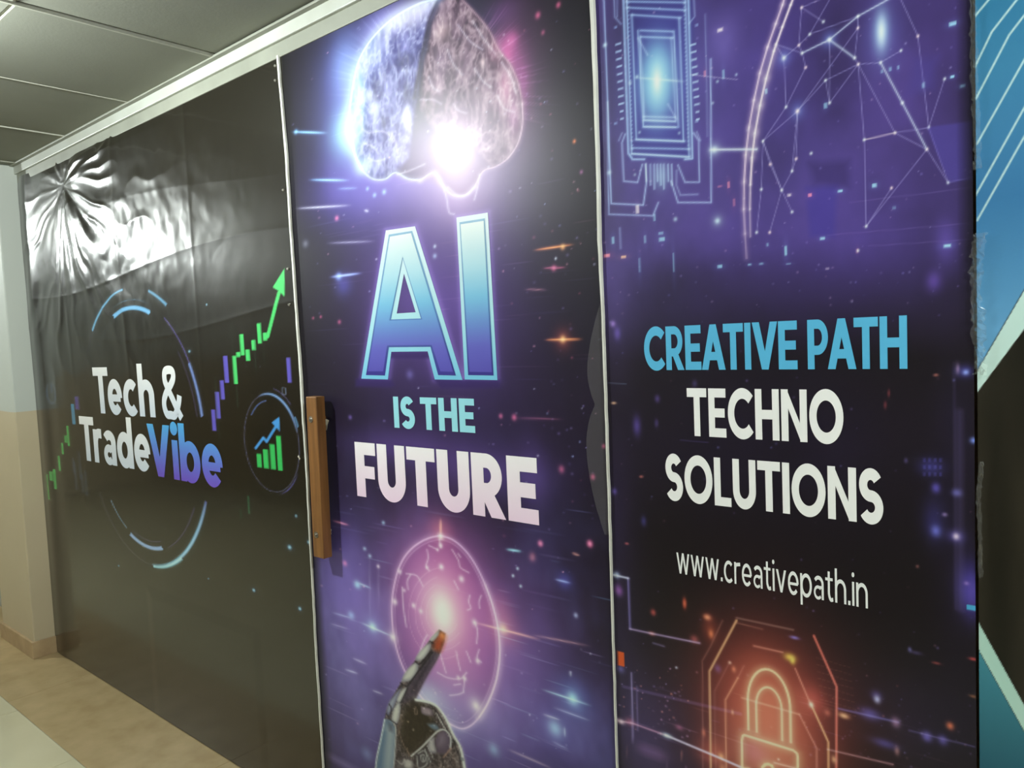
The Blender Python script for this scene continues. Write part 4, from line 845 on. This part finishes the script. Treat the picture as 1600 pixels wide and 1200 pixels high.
S3.stars(140, 945, 1080, 1040, 1290, [C(190, 140, 200), C(240, 140, 120), C(150, 140, 220)], r=(0.7, 1.8), k=(0.2, 0.8), seed=37)
S3.stars(70, 1250, 1520, 1060, 1290, [C(150, 110, 190), C(200, 100, 90), C(110, 100, 190)], r=(0.8, 2.0), k=(0.1, 0.5), seed=38)
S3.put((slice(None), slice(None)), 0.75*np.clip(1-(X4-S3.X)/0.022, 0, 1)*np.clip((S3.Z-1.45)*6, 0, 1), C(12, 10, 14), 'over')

def disp3(x, z):
    return 0.0030+0.0006*fbm(x*2.0+5, z*1.6, 2, 111)+0.0001*fbm(x*14, z*10, 2, 112)
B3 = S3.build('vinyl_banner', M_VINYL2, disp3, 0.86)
tag(B3, 'purple vinyl banner with circuit chip, web address and glowing orange padlock', 'banner')

# ---- banner four: blue with white lines, runs on past the frame
S4 = Sheet(np.concatenate([columns(X4+0.004, -0.10, 1530, 1640, 1.9)[:-1], np.arange(-0.10, 0.86, 0.006)]), rows(0.01, 2.412, 0.70, 2.02, 0.0022, 0.01), C(26, 25, 20))
x, z = S4.X, S4.Z
ze = lambda px, py: sheet(px, py)
(ax, az), (bx, bz) = ze(1530, 575), ze(1600, 455)
slope = (bz-az)/(bx-ax)
up = np.clip((z-(az+slope*(x-ax)))/0.004, 0, 1)                       # blue field above the stripe
tt = np.clip((z-1.50)/0.55, 0, 1)[..., None]
blue = (1-tt)*C(100, 160, 204)+tt*C(44, 112, 150)
dd = np.abs(tt-0.35)/0.35
blue = blue*(1-0.45*np.clip(1-dd, 0, 1))+C(30, 84, 140)*0.45*np.clip(1-dd, 0, 1)
S4.c = S4.c*(1-up[..., None])+blue*up[..., None]
def band(p0, p1, q0, q1, col):
    (x0, z0), (x1, z1), (u0, v0), (u1, v1) = ze(*p0), ze(*p1), ze(*q0), ze(*q1)
    zt = z0+(z1-z0)/(x1-x0)*(x-x0); zb = v0+(v1-v0)/(u1-u0)*(x-u0)
    a = np.clip((zt-z)/0.002+.5, 0, 1)*np.clip((z-zb)/0.002+.5, 0, 1)
    S4.put((slice(None), slice(None)), a, col, 'over')
band((1530, 575), (1600, 455), (1528, 612), (1600, 515), C(196, 226, 220))
(cx, cz), (dx_, dz_) = ze(1530, 1015), ze(1600, 1140)
lowm = np.clip(((cz+(dz_-cz)/(dx_-cx)*(x-cx))-z)/0.003, 0, 1)
tz = np.clip((1.02-z)/0.30, 0, 1)[..., None]
teal = (1-tz)*C(74, 146, 164)+tz*C(26, 74, 92)
S4.c = S4.c*(1-lowm[..., None])+teal*lowm[..., None]
band((1527, 968), (1600, 1100), (1530, 1015), (1600, 1140), C(178, 218, 206))
for P in (((1520, 30), (1545, 0), (1600, -66)), ((1521, 110), (1550, 50), (1585, 5), (1640, -60)), ((1525, 155), (1577, 55), (1600, 25), (1680, -70)), ((1527, 225), (1600, 95), (1690, -60)), ((1525, 305), (1600, 170), (1700, -10)), ((1527, 345), (1600, 215), (1720, 10))):
    S4.path(P, 3.6, C(196, 224, 222), 0.85, mode='over')
S4.put((slice(None), slice(None)), 0.22*fbm(x*30, z*4, 3, 121)*(1-up)*(1-lowm), C(130, 110, 90), 'add')
B4 = S4.build('vinyl_banner', M_VINYL2, lambda X, Z: 0.001+0.0012*fbm(X*4, Z*3, 2, 131))
tag(B4, 'blue and black vinyl banner with pale diagonal stripes beside the padlock banner', 'banner')

# ---------------------------------------------------------------- lettering printed on the sheets
def ell(cx, cy, rx, ry, a0, a1, n=28):
    return [np.array((cx+rx*math.cos(math.radians(a0+(a1-a0)*i/n)), cy+ry*math.sin(math.radians(a0+(a1-a0)*i/n)))) for i in range(n+1)]
def R_(x0, y0, x1, y1): return ('p', [(x0, y0), (x1, y0), (x1, y1), (x0, y1)])
def glyph(ch, t):
    """strokes of one letter, cap height 1, stem width t -> (width, pieces)"""
    h = t*0.86; X = 0.735; tl = t*0.96
    K = lambda pts, w=t: ('k', pts, w)
    if ch == 'T': w = 0.70; return w, [R_(0, 1-h, w, 1), R_(w/2-t/2, 0, w/2+t/2, 1-h)]
    if ch == 'I': return t, [R_(0, 0, t, 1)]
    if ch == 'E': w = 0.60; return w, [R_(0, 0, t, 1), R_(t, 0, w, h), R_(t, 1-h, w, 1), R_(t, .5-h/2, w*0.93, .5+h/2)]
    if ch == 'F': w = 0.58; return w, [R_(0, 0, t, 1), R_(t, 1-h, w, 1), R_(t, .46-h/2, w*0.93, .46+h/2)]
    if ch == 'L': w = 0.56; return w, [R_(0, 0, t, 1), R_(t, 0, w, h)]
    if ch == 'H': w = 0.76; return w, [R_(0, 0, t, 1), R_(w-t, 0, w, 1), R_(t, .5-h/2, w-t, .5+h/2)]
    if ch == 'N': w = 0.78; return w, [R_(0, 0, t, 1), R_(w-t, 0, w, 1), ('p', [(t*0.85, 1), (0.0, 1), (w-t*0.9, 0), (w, 0)])]
    if ch == 'A': w = 0.86; a = t*1.1; return w, [('p', [(0, 0), (a, 0), (w/2+a*.48, 1), (w/2-a*.48, 1)]), ('p', [(w-a, 0), (w, 0), (w/2+a*.48, 1), (w/2-a*.48, 1)]), R_(w*.22, .21, w*.78, .21+h)]
    if ch == 'V': w = 0.84; a = t*1.12; return w, [('p', [(0, 1), (a, 1), (w/2+a*.46, 0), (w/2-a*.46, 0)]), ('p', [(w-a, 1), (w, 1), (w/2+a*.46, 0), (w/2-a*.46, 0)])]
    if ch == 'O': w = 0.98; return w, [K(ell(w/2, .5, w/2-t/2, .515-t/2, 0, 360, 48))]
    if ch == 'C': w = 0.84; return w, [K(ell(.49, .5, .49-t/2, .515-t/2, 44, 316, 36))]
    if ch == 'U': w = 0.74; r = w/2-t/2; return w, [K([np.array((t/2, 1.0))]+ell(w/2, .37, r, .385-t/2, 180, 360, 24)+[np.array((w-t/2, 1.0))])]
    if ch == 'P': w = 0.66; return w, [R_(0, 0, t, 1), K([np.array((t*.5, 1-h/2)), np.array((w-.34, 1-h/2))]+ell(w-.34, .645, .34-t/2, .355-h/2, 88, -88, 20)+[np.array((t*.5, .29+h/2))], h)]
    if ch == 'R': w = 0.70; return w, [R_(0, 0, t, 1), K([np.array((t*.5, 1-h/2)), np.array((w-.38, 1-h/2))]+ell(w-.38, .655, .345-t/2, .345-h/2, 88, -88, 20)+[np.array((t*.5, .31+h/2))], h), ('p', [(w-t*1.16, 0), (w, 0), (w*.68, .36), (w*.68-t*1.1, .36)])]
    if ch == 'S':
        w = 0.64; yt = 1.015-t/2; yb = t/2-0.015; ym = 0.505; ru = (yt-ym)/2; rl = (ym-yb)/2; rx = w/2-t/2
        return w, [K(ell(w/2, ym+ru, rx-.015, ru, 28, 270, 26)[:-1]+ell(w/2, ym-rl, rx, rl, 90, -150, 26))]
    if ch == 'e': w = 0.64; c = X/2; return w, [K([np.array((t*.55, c-.02)), np.array((w-t*.35, c-.02))], h*.82), K(ell(w/2, c, w/2-tl/2, c+.015-tl/2, -3, 318, 40), tl)]
    if ch == 'c': w = 0.60; c = X/2; return w, [K(ell(.335, c, .335-tl/2, c+.015-tl/2, 46, 314, 36), tl)]
    if ch == 'h': w = 0.62; return w, [R_(0, 0, tl, 1.06), K(ell(w/2, .42, w/2-tl/2, X+.01-.42-tl/2, 180, 0, 22)+[np.array((w-tl/2, 0.0))], tl)]
    if ch == 'n': w = 0.62; return w, [R_(0, 0, tl, X), K(ell(w/2, .42, w/2-tl/2, X+.01-.42-tl/2, 180, 0, 22)+[np.array((w-tl/2, 0.0))], tl)]
    if ch == 'r': w = 0.40; return w, [R_(0, 0, tl, X), K(spline([(tl*.5, .36), (tl*.62, .53), (tl*1.1, X-.09), (w, X-tl*.42)], 6), tl)]
    if ch == 'i': w = tl; return w, [R_(0, 0, tl, X), ('p', [tuple(p) for p in ell(tl/2, .95, tl*.62, tl*.62, 0, 345, 23)])]
    if ch == 'd': w = 0.68; c = X/2; return w, [R_(w-tl, 0, w, 1.06), K(ell(w/2-.01, c, w/2-.01-tl/2, c+.015-tl/2, 0, 360, 40), tl)]
    if ch == 'b': w = 0.68; c = X/2; return w, [R_(0, 0, tl, 1.06), K(ell(w/2+.01, c, w/2-.01-tl/2, c+.015-tl/2, 0, 360, 40), tl)]
    if ch == 'p': w = 0.68; c = X/2; return w, [R_(0, -.27, tl, X), K(ell(w/2+.01, c, w/2-.01-tl/2, c+.015-tl/2, 0, 360, 40), tl)]
    if ch == 'a': w = 0.58; return w, [K(ell(w/2, X-.25, w/2-tl/2, .26-tl/2, 148, 0, 22)+[np.array((w-tl/2, 0.0))], tl), K(ell(w*.44, .215, w*.44-tl/2, .225-h*.45, 40, 320, 30)[0:], h*.9), R_(w*.40, .43-h*.85, w-tl*.5, .43)]
    if ch == 't': w = 0.44; return w, [K(spline([(.20, .93), (.20, .5), (.20, .22), (.29, tl/2-.0), (w-.01, .075)], 6), tl), R_(0, X-h*.85, w-.02, X)]
    if ch == 'v': w = 0.62; a = tl*1.08; return w, [('p', [(0, X), (a, X), (w/2+a*.45, 0), (w/2-a*.45, 0)]), ('p', [(w-a, X), (w, X), (w/2+a*.45, 0), (w/2-a*.45, 0)])]
    if ch == 'w':
        w = 0.94; a = tl*1.04; P = []
        for x0, x1 in ((0, .26), (.47, .26), (.47, .68), (w, .68)):
            s0 = x0-(0 if x0 == 0 else a if x0 == w else a/2); P.append(('p', [(s0, X), (s0+a, X), (x1+a*.5, 0), (x1-a*.5, 0)]))
        return w, P
    if ch == '.': return tl*1.05, [R_(0, 0, tl*1.05, tl*1.1)]
    if ch == '&':
        w = 0.76; q = t*.74
        return w, [K(spline([(w-.07, .02), (.55, .19), (.40, .39), (.26, .58), (.17, .73), (.19, .89), (.33, 1.01-q/2), (.47, .90), (.48, .77), (.37, .64), (.21, .51), (.10, .36), (.09, .21), (.17, .08), (.31, q/2-.01), (.45, .07), (.56, .20), (.63, .33), (.66, .45)], 6), q)]
    return 0.3, []
def stroke(P, w):
    P = [np.asarray(p, float) for p in P]; n = len(P); closed = np.hypot(*(P[0]-P[-1])) < 1e-6
    L, R = [], []
    for i in range(n):
        a = P[i-1] if i else (P[-2] if closed else P[0]); b = P[i+1] if i < n-1 else (P[1] if closed else P[-1])
        d = b-a; d = d/(np.hypot(*d)+1e-12); nn = np.array((-d[1], d[0]))*w/2
        L.append(P[i]+nn); R.append(P[i]-nn)
    return [(L[i], R[i], R[i+1], L[i+1]) for i in range(n-1)]

def letters(name, parent, text, x0, x1, z0, z1, t, col_of, disp, mat, track=0.07, lift=0.0007, label=None, space=0.30, kern=None):
    """one printed word, its strokes lying on the sheet between x0..x1, baseline z0 to cap line z1"""
    pen = 0.0; items = []
    for i, ch in enumerate(text):
        if ch == ' ': pen += space; continue
        if kern and text[i-1:i+1] in kern: pen += kern[text[i-1:i+1]]
        w, pc = glyph(ch, t); items.append((pen, pc)); pen += w+track
    pen -= track
    kx = (x1-x0)/pen; kz = z1-z0
    word = empty(name); word.parent = parent
    if label: word['label'] = label
    for off, pc in items:
        V, F, H_ = [], [], []
        def add(q):
            b = len(V); V.extend(q); F.append(tuple(range(b, b+len(q)))); H_.extend([len_p*0.00006]*len(q))
        for len_p, p in enumerate(pc):
            if p[0] == 'p':
                pts = [(a+off, b) for a, b in p[1]]
                if len(pts) == 4:          # split long bars so that they follow the sheet
                    a, b, c, d = [np.array(q, float) for q in pts]
                    nv = 6; nu = 4 if abs(b[0]-a[0]) > 2*t else 1
                    f = lambda s_, r_: (a+(b-a)*s_)*(1-r_)+(d+(c-d)*s_)*r_
                    for u in range(nu):
                        for v in range(nv):
                            add([f(u/nu, v/nv), f((u+1)/nu, v/nv), f((u+1)/nu, (v+1)/nv), f(u/nu, (v+1)/nv)])
                else: add(pts)
            else:
                for q in stroke([np.array((a[0]+off, a[1])) for a in p[1]], p[2]): add(list(q))
        V = np.array([(x0+v[0]*kx, z0+v[1]*kz) for v in V])
        Y = -(disp(V[:, 0], V[:, 1])+lift+np.array(H_))
        me = bpy.data.meshes.new('letter')
        me.from_pydata([(float(a), float(y), float(b)) for (a, b), y in zip(V, Y)], [], F)
        ca = me.color_attributes.new('print', 'FLOAT_COLOR', 'POINT')
        cc = lin(np.clip(np.array([col_of((b-z0)/kz, (a-x0)/(x1-x0)) for a, b in V]), 0, 1))
        ca.data.foreach_set('color', np.concatenate([cc, np.ones((len(cc), 1))], 1).astype(np.float32).ravel())
        bm = bmesh.new(); bm.from_mesh(me)
        for f in bm.faces:
            f.normal_update()
            if f.normal.y > 0: f.normal_flip()
        bm.to_mesh(me); bm.free()
        link('letter', me, mat, word)
    return word
def mixc(a, b): return lambda v, u: np.asarray(a)*(1-min(max(v, 0), 1))+np.asarray(b)*min(max(v, 0), 1)
def flat(c): return lambda v, u: np.asarray(c)
WHT = C(250, 250, 250)
xx = lambda px, py: sheet(px, py)[0]
zz = lambda px, py: sheet(px, py)[1]
letters('lettering', B1, 'Tech &', xx(147, 590), xx(287, 640), zz(165, 646), zz(150, 574), 0.215, mixc(C(214, 224, 238), WHT), disp1, M_VINYL1, 0.055, label='white lettering reading Tech &', space=0.22, kern={'Te': -0.12})
letters('lettering', B1, 'Trade', xx(125, 665), xx(235, 700), zz(145, 721), zz(126, 650), 0.215, mixc(C(214, 224, 238), WHT), disp1, M_VINYL1, 0.05, label='white lettering reading Trade', kern={'Tr': -0.10})
letters('lettering', B1, 'Vibe', xx(231, 680), xx(348, 720), zz(251, 744.5), zz(235, 662), 0.215, mixc(C(112, 84, 200), C(84, 176, 236)), disp1, M_VINYL1, 0.05, label='blue to violet lettering reading Vibe')
letters('lettering', B2, 'IS THE', xx(616, 640), xx(742.5, 650), zz(618, 668), zz(616, 619.5), 0.235, flat(C(156, 222, 236)), disp2, M_VINYL2, 0.075, label='pale blue lettering reading IS THE', space=0.18)
letters('lettering', B2, 'FUTURE', xx(557, 730), xx(841, 760), zz(560, 774.5), zz(555, 690), 0.262, mixc(C(248, 220, 244), C(252, 248, 252)), disp2, M_VINYL2, 0.05, label='white lettering reading FUTURE')
letters('lettering', B3, 'CREATIVE', xx(1008, 545), xx(1247, 540), 1.4369, 1.5232, 0.215, flat(C(92, 184, 228)), disp3, M_VINYL2, 0.045, label='sky blue lettering reading CREATIVE', kern={'EA': -0.03, 'AT': -0.11, 'IV': -0.0, 'VE': -0.02})
letters('lettering', B3, 'PATH', xx(1263, 540), xx(1418.5, 535), 1.4369, 1.5232, 0.215, flat(C(92, 184, 228)), disp3, M_VINYL2, 0.045, label='sky blue lettering reading PATH', kern={'PA': -0.08, 'AT': -0.11})
letters('lettering', B3, 'TECHNO', xx(1075, 630), xx(1319, 650), 1.3078, 1.4013, 0.215, flat(WHT), disp3, M_VINYL2, 0.065, label='white lettering reading TECHNO')
letters('lettering', B3, 'SOLUTIONS', xx(1041, 740), xx(1381, 770), 1.1753, 1.2686, 0.215, flat(WHT), disp3, M_VINYL2, 0.06, label='white lettering reading SOLUTIONS')
letters('lettering', B3, 'www.creativepath.in', xx(1059, 885), xx(1357, 930), 1.0275, 1.0275+0.0575, 0.125, flat(C(246, 248, 248)), disp3, M_VINYL2, 0.10, label='small white lettering reading www.creativepath.in')

# the big bevelled A and I
def tri_layer(name, parent, loops, lift, col_of, label=None):
    V = [[Vector((*sheet(*p), 0)) for p in L] for L in loops]
    tris = tessellate_polygon(V); flatv = [v for L in V for v in L]
    bm = bmesh.new(); vs = [bm.verts.new((v.x, 0.0, v.y)) for v in flatv]
    for t in tris:
        try: bm.faces.new([vs[i] for i in t])
        except ValueError: pass
    z0 = min(v.y for v in flatv); z1 = max(v.y for v in flatv)
    for zc in np.linspace(z0, z1, 26)[1:-1]:
        bmesh.ops.bisect_plane(bm, geom=bm.verts[:]+bm.edges[:]+bm.faces[:], plane_co=(0, 0, float(zc)), plane_no=(0, 0, 1))
    for f in bm.faces:
        f.normal_update()
        if f.normal.y > 0: f.normal_flip()
    me = bpy.data.meshes.new(name); bm.to_mesh(me); bm.free()
    n = len(me.vertices); co = np.empty(n*3, np.float32); me.vertices.foreach_get('co', co); co = co.reshape(-1, 3)
    co[:, 1] = -(disp2(co[:, 0].astype(float), co[:, 2].astype(float))+lift); me.vertices.foreach_set('co', co.ravel())
    ca = me.color_attributes.new('print', 'FLOAT_COLOR', 'POINT')
    cc = lin(np.clip(np.array([col_of((c[2]-z0)/(z1-z0), 0) for c in co]), 0, 1))
    ca.data.foreach_set('color', np.concatenate([cc, np.ones((n, 1))], 1).astype(np.float32).ravel())
    o = link(name, me, M_VINYL2, parent)
    if label: o['label'] = label
    return o
def ramp(*st):
    def f(v, u):
        for (a, c), (b, d) in zip(st[:-1], st[1:]):
            if v <= b: k = (v-a)/(b-a); return c*(1-k)+d*k
        return st[-1][1]
    return f
def c5(*pts): return cp(pts, 430, 300, 0.325)
EDGE = ramp((0, C(120, 196, 228)), (0.35, C(168, 220, 232)), (1, C(222, 232, 238)))
LINE = ramp((0, C(58, 52, 140)), (0.5, C(92, 140, 196)), (1, C(140, 178, 206)))
FILL = ramp((0, C(88, 82, 176)), (0.18, C(98, 98, 190)), (0.34, C(104, 142, 206)), (0.5, C(118, 186, 222)), (0.7, C(170, 212, 228)), (1, C(226, 234, 232)))
AL1 = c5((550, 205), (662, 187), (872, 882), (787, 880), (750, 744), (550, 746), (531, 882), (440, 880))
AH1 = c5((617, 322), (704, 608), (560, 613))
AL2 = c5((556, 215), (657, 198), (860, 864), (798, 862), (757, 736), (543, 738), (524, 862), (450, 862))
AH2 = c5((617, 310), (711, 613), (553, 618))
IL1 = c5((889, 146), (1011, 127), (1053, 882), (931, 880)); IL2 = c5((895, 156), (1006, 139), (1046, 866), (938, 864))
AH0 = c5((622, 392), (678, 578), (587, 584))
for nm, L0, L1, L2, lab in (('A', [AO, AH0], [AL1, AH1], [AL2, AH2], 'large bevelled letter A fading from white to violet blue'), ('I', [IO], [IL1], [IL2], 'large bevelled letter I fading from white to violet blue')):
    base = tri_layer('lettering', B2, L0, 0.0006, EDGE, lab)
    tri_layer('inner_line', base, L1, 0.0011, LINE)
    tri_layer('letter_face', base, L2, 0.0016, FILL)

# ---------------------------------------------------------------- seams, door, handle
def ribbon(name, pts, mat, depth=0.006, y0=-0.001, jitter=0.0):
    """upright strip through (x, z, width) stations"""
    bm = bmesh.new(); prev = None; g = random.Random(4)
    P = []
    for (xa, za, wa), (xb, zb, wb_) in zip(pts[:-1], pts[1:]):
        n = max(2, int(abs(zb-za)/0.03))
        for i in range(n):
            t = i/n; P.append((xa+(xb-xa)*t+g.uniform(-jitter, jitter), za+(zb-za)*t, wa+(wb_-wa)*t+g.uniform(-jitter, jitter)*0.5))
    P.append(pts[-1])
    for x_, z_, w_ in P:
        v = [bm.verts.new(c) for c in ((x_-w_/2, y0, z_), (x_-w_/2*0.7, y0-depth, z_), (x_+w_/2*0.7, y0-depth, z_), (x_+w_/2, y0, z_))]
        if prev:
            for i in range(3): bm.faces.new((prev[i], prev[i+1], v[i+1], v[i]))
        else: bm.faces.new(v)
        prev = v
    bm.faces.new(prev)
    return link(name, bm_mesh(bm, name), mat)
def st(px, py, w): a, b = sheet(px, py); return (a, b, w)
sm1 = [(sheet(437, 90)[0], 2.386, 0.013)]+[st(*p) for p in ((442, 150, .012), (449, 226, .014), (457, 360, .012), (466, 490, .011), (473, 590, .013), (475.5, 640, .013), (481, 715, .012), (486.5, 830, .009), (490.5, 900, .008), (496, 1010, .0075), (503, 1120, .007), (508, 1200, .007))]+[(X2+0.002, 0.004, .007)]
s1 = ribbon('trim_4', sm1, M_STRIP, 0.005, -0.0035, 0.0009); tag(s1, kind='structure')
sm2 = [(X3+0.002, 2.412, 0.013)]+[st(*p) for p in ((928.5, 10, .0125), (933, 130, .0105), (937, 260, .0085), (939.5, 375, .009), (944, 470, .0062), (950, 640, .0052), (955.5, 810, .0046), (961, 1000, .004), (967, 1190, .0036))]+[(X3+0.004, 0.01, .0035)]
s2 = ribbon('trim_5', sm2, M_STRIP, 0.006, -0.004, 0.0005); tag(s2, kind='structure')

door = empty('door_1', ((X2+X3)/2, 0.0, 0)); tag(door, kind='structure')
dx0 = (X2+X3)/2
box('door_leaf', X2+0.01-dx0, X3-0.01-dx0, 0.004, 0.028, 0.012, 2.38, M_BOARD, door, bevel=0.002)
# wooden pull handle bolted through the door
HX0, HX1, HZ0, HZ1 = -1.9345, -1.8835, 0.886, 1.3665
hb = box_bm(HX0-dx0, HX1-dx0, -0.050, -0.019, HZ0, HZ1, 0.0025, 2)
for v in hb.verts:
    k = (v.co.z-HZ0)/(HZ1-HZ0); v.co.x += -0.010*(1-k)+0.002*math.sin(k*5)
handle = link('door_handle', bm_mesh(hb, 'door_handle'), M_WOOD, door)
handle['label'] = 'varnished wooden pull handle on the brain banner beside the white seam'
for zb in (1.300, 0.955):
    k = (zb-HZ0)/(HZ1-HZ0); bx_ = HX0+0.020-0.010*(1-k)-dx0
    bm = cyl_bm(0.0095, 0.0095, 0.0016, 24, 'Y', (bx_, -0.0507, zb))
    cyl_bm(0.0045, 0.0035, 0.004, 6, 'Y', (bx_, -0.0532, zb), bm)
    link('bolt', bm_mesh(bm, 'bolt'), M_STEEL, handle)
    link('spacer', bm_mesh(cyl_bm(0.007, 0.007, 0.024, 16, 'Y', (bx_, -0.0085, zb)), 'spacer'), M_WOOD, handle)

# scraps of torn paper by the handle bolts and at the seam
def scrap(px, py, s, seed, label, y=-0.006):
    g = random.Random(seed); x0, z0 = sheet(px, py); bm = bmesh.new(); n = 9
    top_, bot_ = [], []
    for i in range(n):
        t = 2*math.pi*i/n; r = s*g.uniform(0.55, 1.1); lift = g.uniform(0.0, 0.008)
        top_.append(bm.verts.new((x0+r*math.cos(t)*0.8, y-lift, z0+r*math.sin(t)*1.1))); bot_.append(bm.verts.new((x0+r*math.cos(t)*0.8, y-lift+0.0006, z0+r*math.sin(t)*1.1)))
    c = bm.verts.new((x0, y-0.004, z0)); d = bm.verts.new((x0, y-0.0034, z0))
    for i in range(n):
        j = (i+1) % n
        bm.faces.new((c, top_[i], top_[j])); bm.faces.new((d, bot_[j], bot_[i])); bm.faces.new((top_[i], bot_[i], bot_[j], top_[j]))
    o = link('paper_scrap', bm_mesh(bm, 'paper_scrap'), M_PAPER)
    return tag(o, label, 'paper scrap')
scrap(514, 663, 0.019, 1, 'torn white paper scrap stuck beside the upper bolt of the wooden handle')
scrap(520, 829, 0.010, 2, 'tiny torn paper scrap stuck beside the lower bolt of the wooden handle')
scrap(472, 714, 0.0085, 5, 'small paper scrap poking from the white seam left of the wooden handle', y=-0.007)

# crumpled clear tape along the padlock banner's free edge and at the seam
def tape(pts, w, seed, label, y=-0.0055, amp=0.004):
    g = random.Random(seed); bm = bmesh.new(); rows_ = []
    for (pa, pb) in zip(pts[:-1], pts[1:]):
        n = max(3, int(abs(pb[1]-pa[1])/5))
        for i in range(n):
            t = i/n; x0, z0 = sheet(pa[0]+(pb[0]-pa[0])*t, pa[1]+(pb[1]-pa[1])*t)
            ww = w*g.uniform(0.6, 1.25); xo = g.uniform(-.1, .1)*w
            rows_.append([bm.verts.new((x0+xo+ww*(k/4-0.5), y-g.uniform(0, amp), z0+g.uniform(-.001, .001))) for k in range(5)])
    for a, b in zip(rows_[:-1], rows_[1:]):
        for k in range(4): bm.faces.new((a[k], a[k+1], b[k+1], b[k]))
    bmesh.ops.solidify(bm, geom=bm.faces[:], thickness=0.0003)
    o = link('clear_tape', bm_mesh(bm, 'clear_tape'), M_TAPE)
    return tag(o, label, 'tape')
tape([(1521, -20), (1524, 120), (1527, 200), (1530, 270)], 0.010, 1, 'frayed clear tape along the padlock banner edge beside white diagonal lines')
tape([(1532, 365), (1526, 440), (1531, 520), (1534, 590)], 0.018, 2, 'crumpled shiny clear tape where the blue field meets the padlock banner', amp=0.008)
tape([(1536, 720), (1531, 770), (1533, 850), (1533, 905)], 0.007, 3, 'narrow clear tape on the black field beside the padlock banner', amp=0.006)

# nails holding the black banner's top corner
nb = cyl_bm(0.0045, 0.0035, 0.003, 12, 'Y'); nail_me = bm_mesh(nb, 'nail')
for px, py in ((381, 116), (431, 126), (431, 103), (444, 297), (451, 420), (453, 476)):
    a, b = sheet(px, py)
    y = -float(disp1(np.array([a]), np.array([b]))[0])-0.0015
    o = link('nail_head', nail_me, M_STEEL, None, (a, y, b))
    tag(o, 'small steel nail head pinning the black banner near the white seam', 'nail', 'nails pinning the black banner')

# added translucent sheet imitating a pale scalloped reflection on the brain banner
def reflection_mat():
    m, nt, b = mat_new('pale_reflection_overlay')
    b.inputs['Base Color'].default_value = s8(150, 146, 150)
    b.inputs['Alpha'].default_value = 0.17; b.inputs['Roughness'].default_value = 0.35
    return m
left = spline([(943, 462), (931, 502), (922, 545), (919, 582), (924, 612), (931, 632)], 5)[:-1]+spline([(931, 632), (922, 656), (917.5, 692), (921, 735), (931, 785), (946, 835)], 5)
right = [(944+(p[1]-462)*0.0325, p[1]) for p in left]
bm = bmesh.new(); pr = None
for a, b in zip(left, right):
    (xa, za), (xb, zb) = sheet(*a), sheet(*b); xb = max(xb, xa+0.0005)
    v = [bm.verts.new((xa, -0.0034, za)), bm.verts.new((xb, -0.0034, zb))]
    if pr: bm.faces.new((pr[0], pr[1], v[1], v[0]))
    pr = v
tag(link('reflection_overlay', bm_mesh(bm, 'reflection_overlay'), reflection_mat()), 'added pale overlay with scalloped edge imitating a reflection on the brain banner along the white seam', 'film')
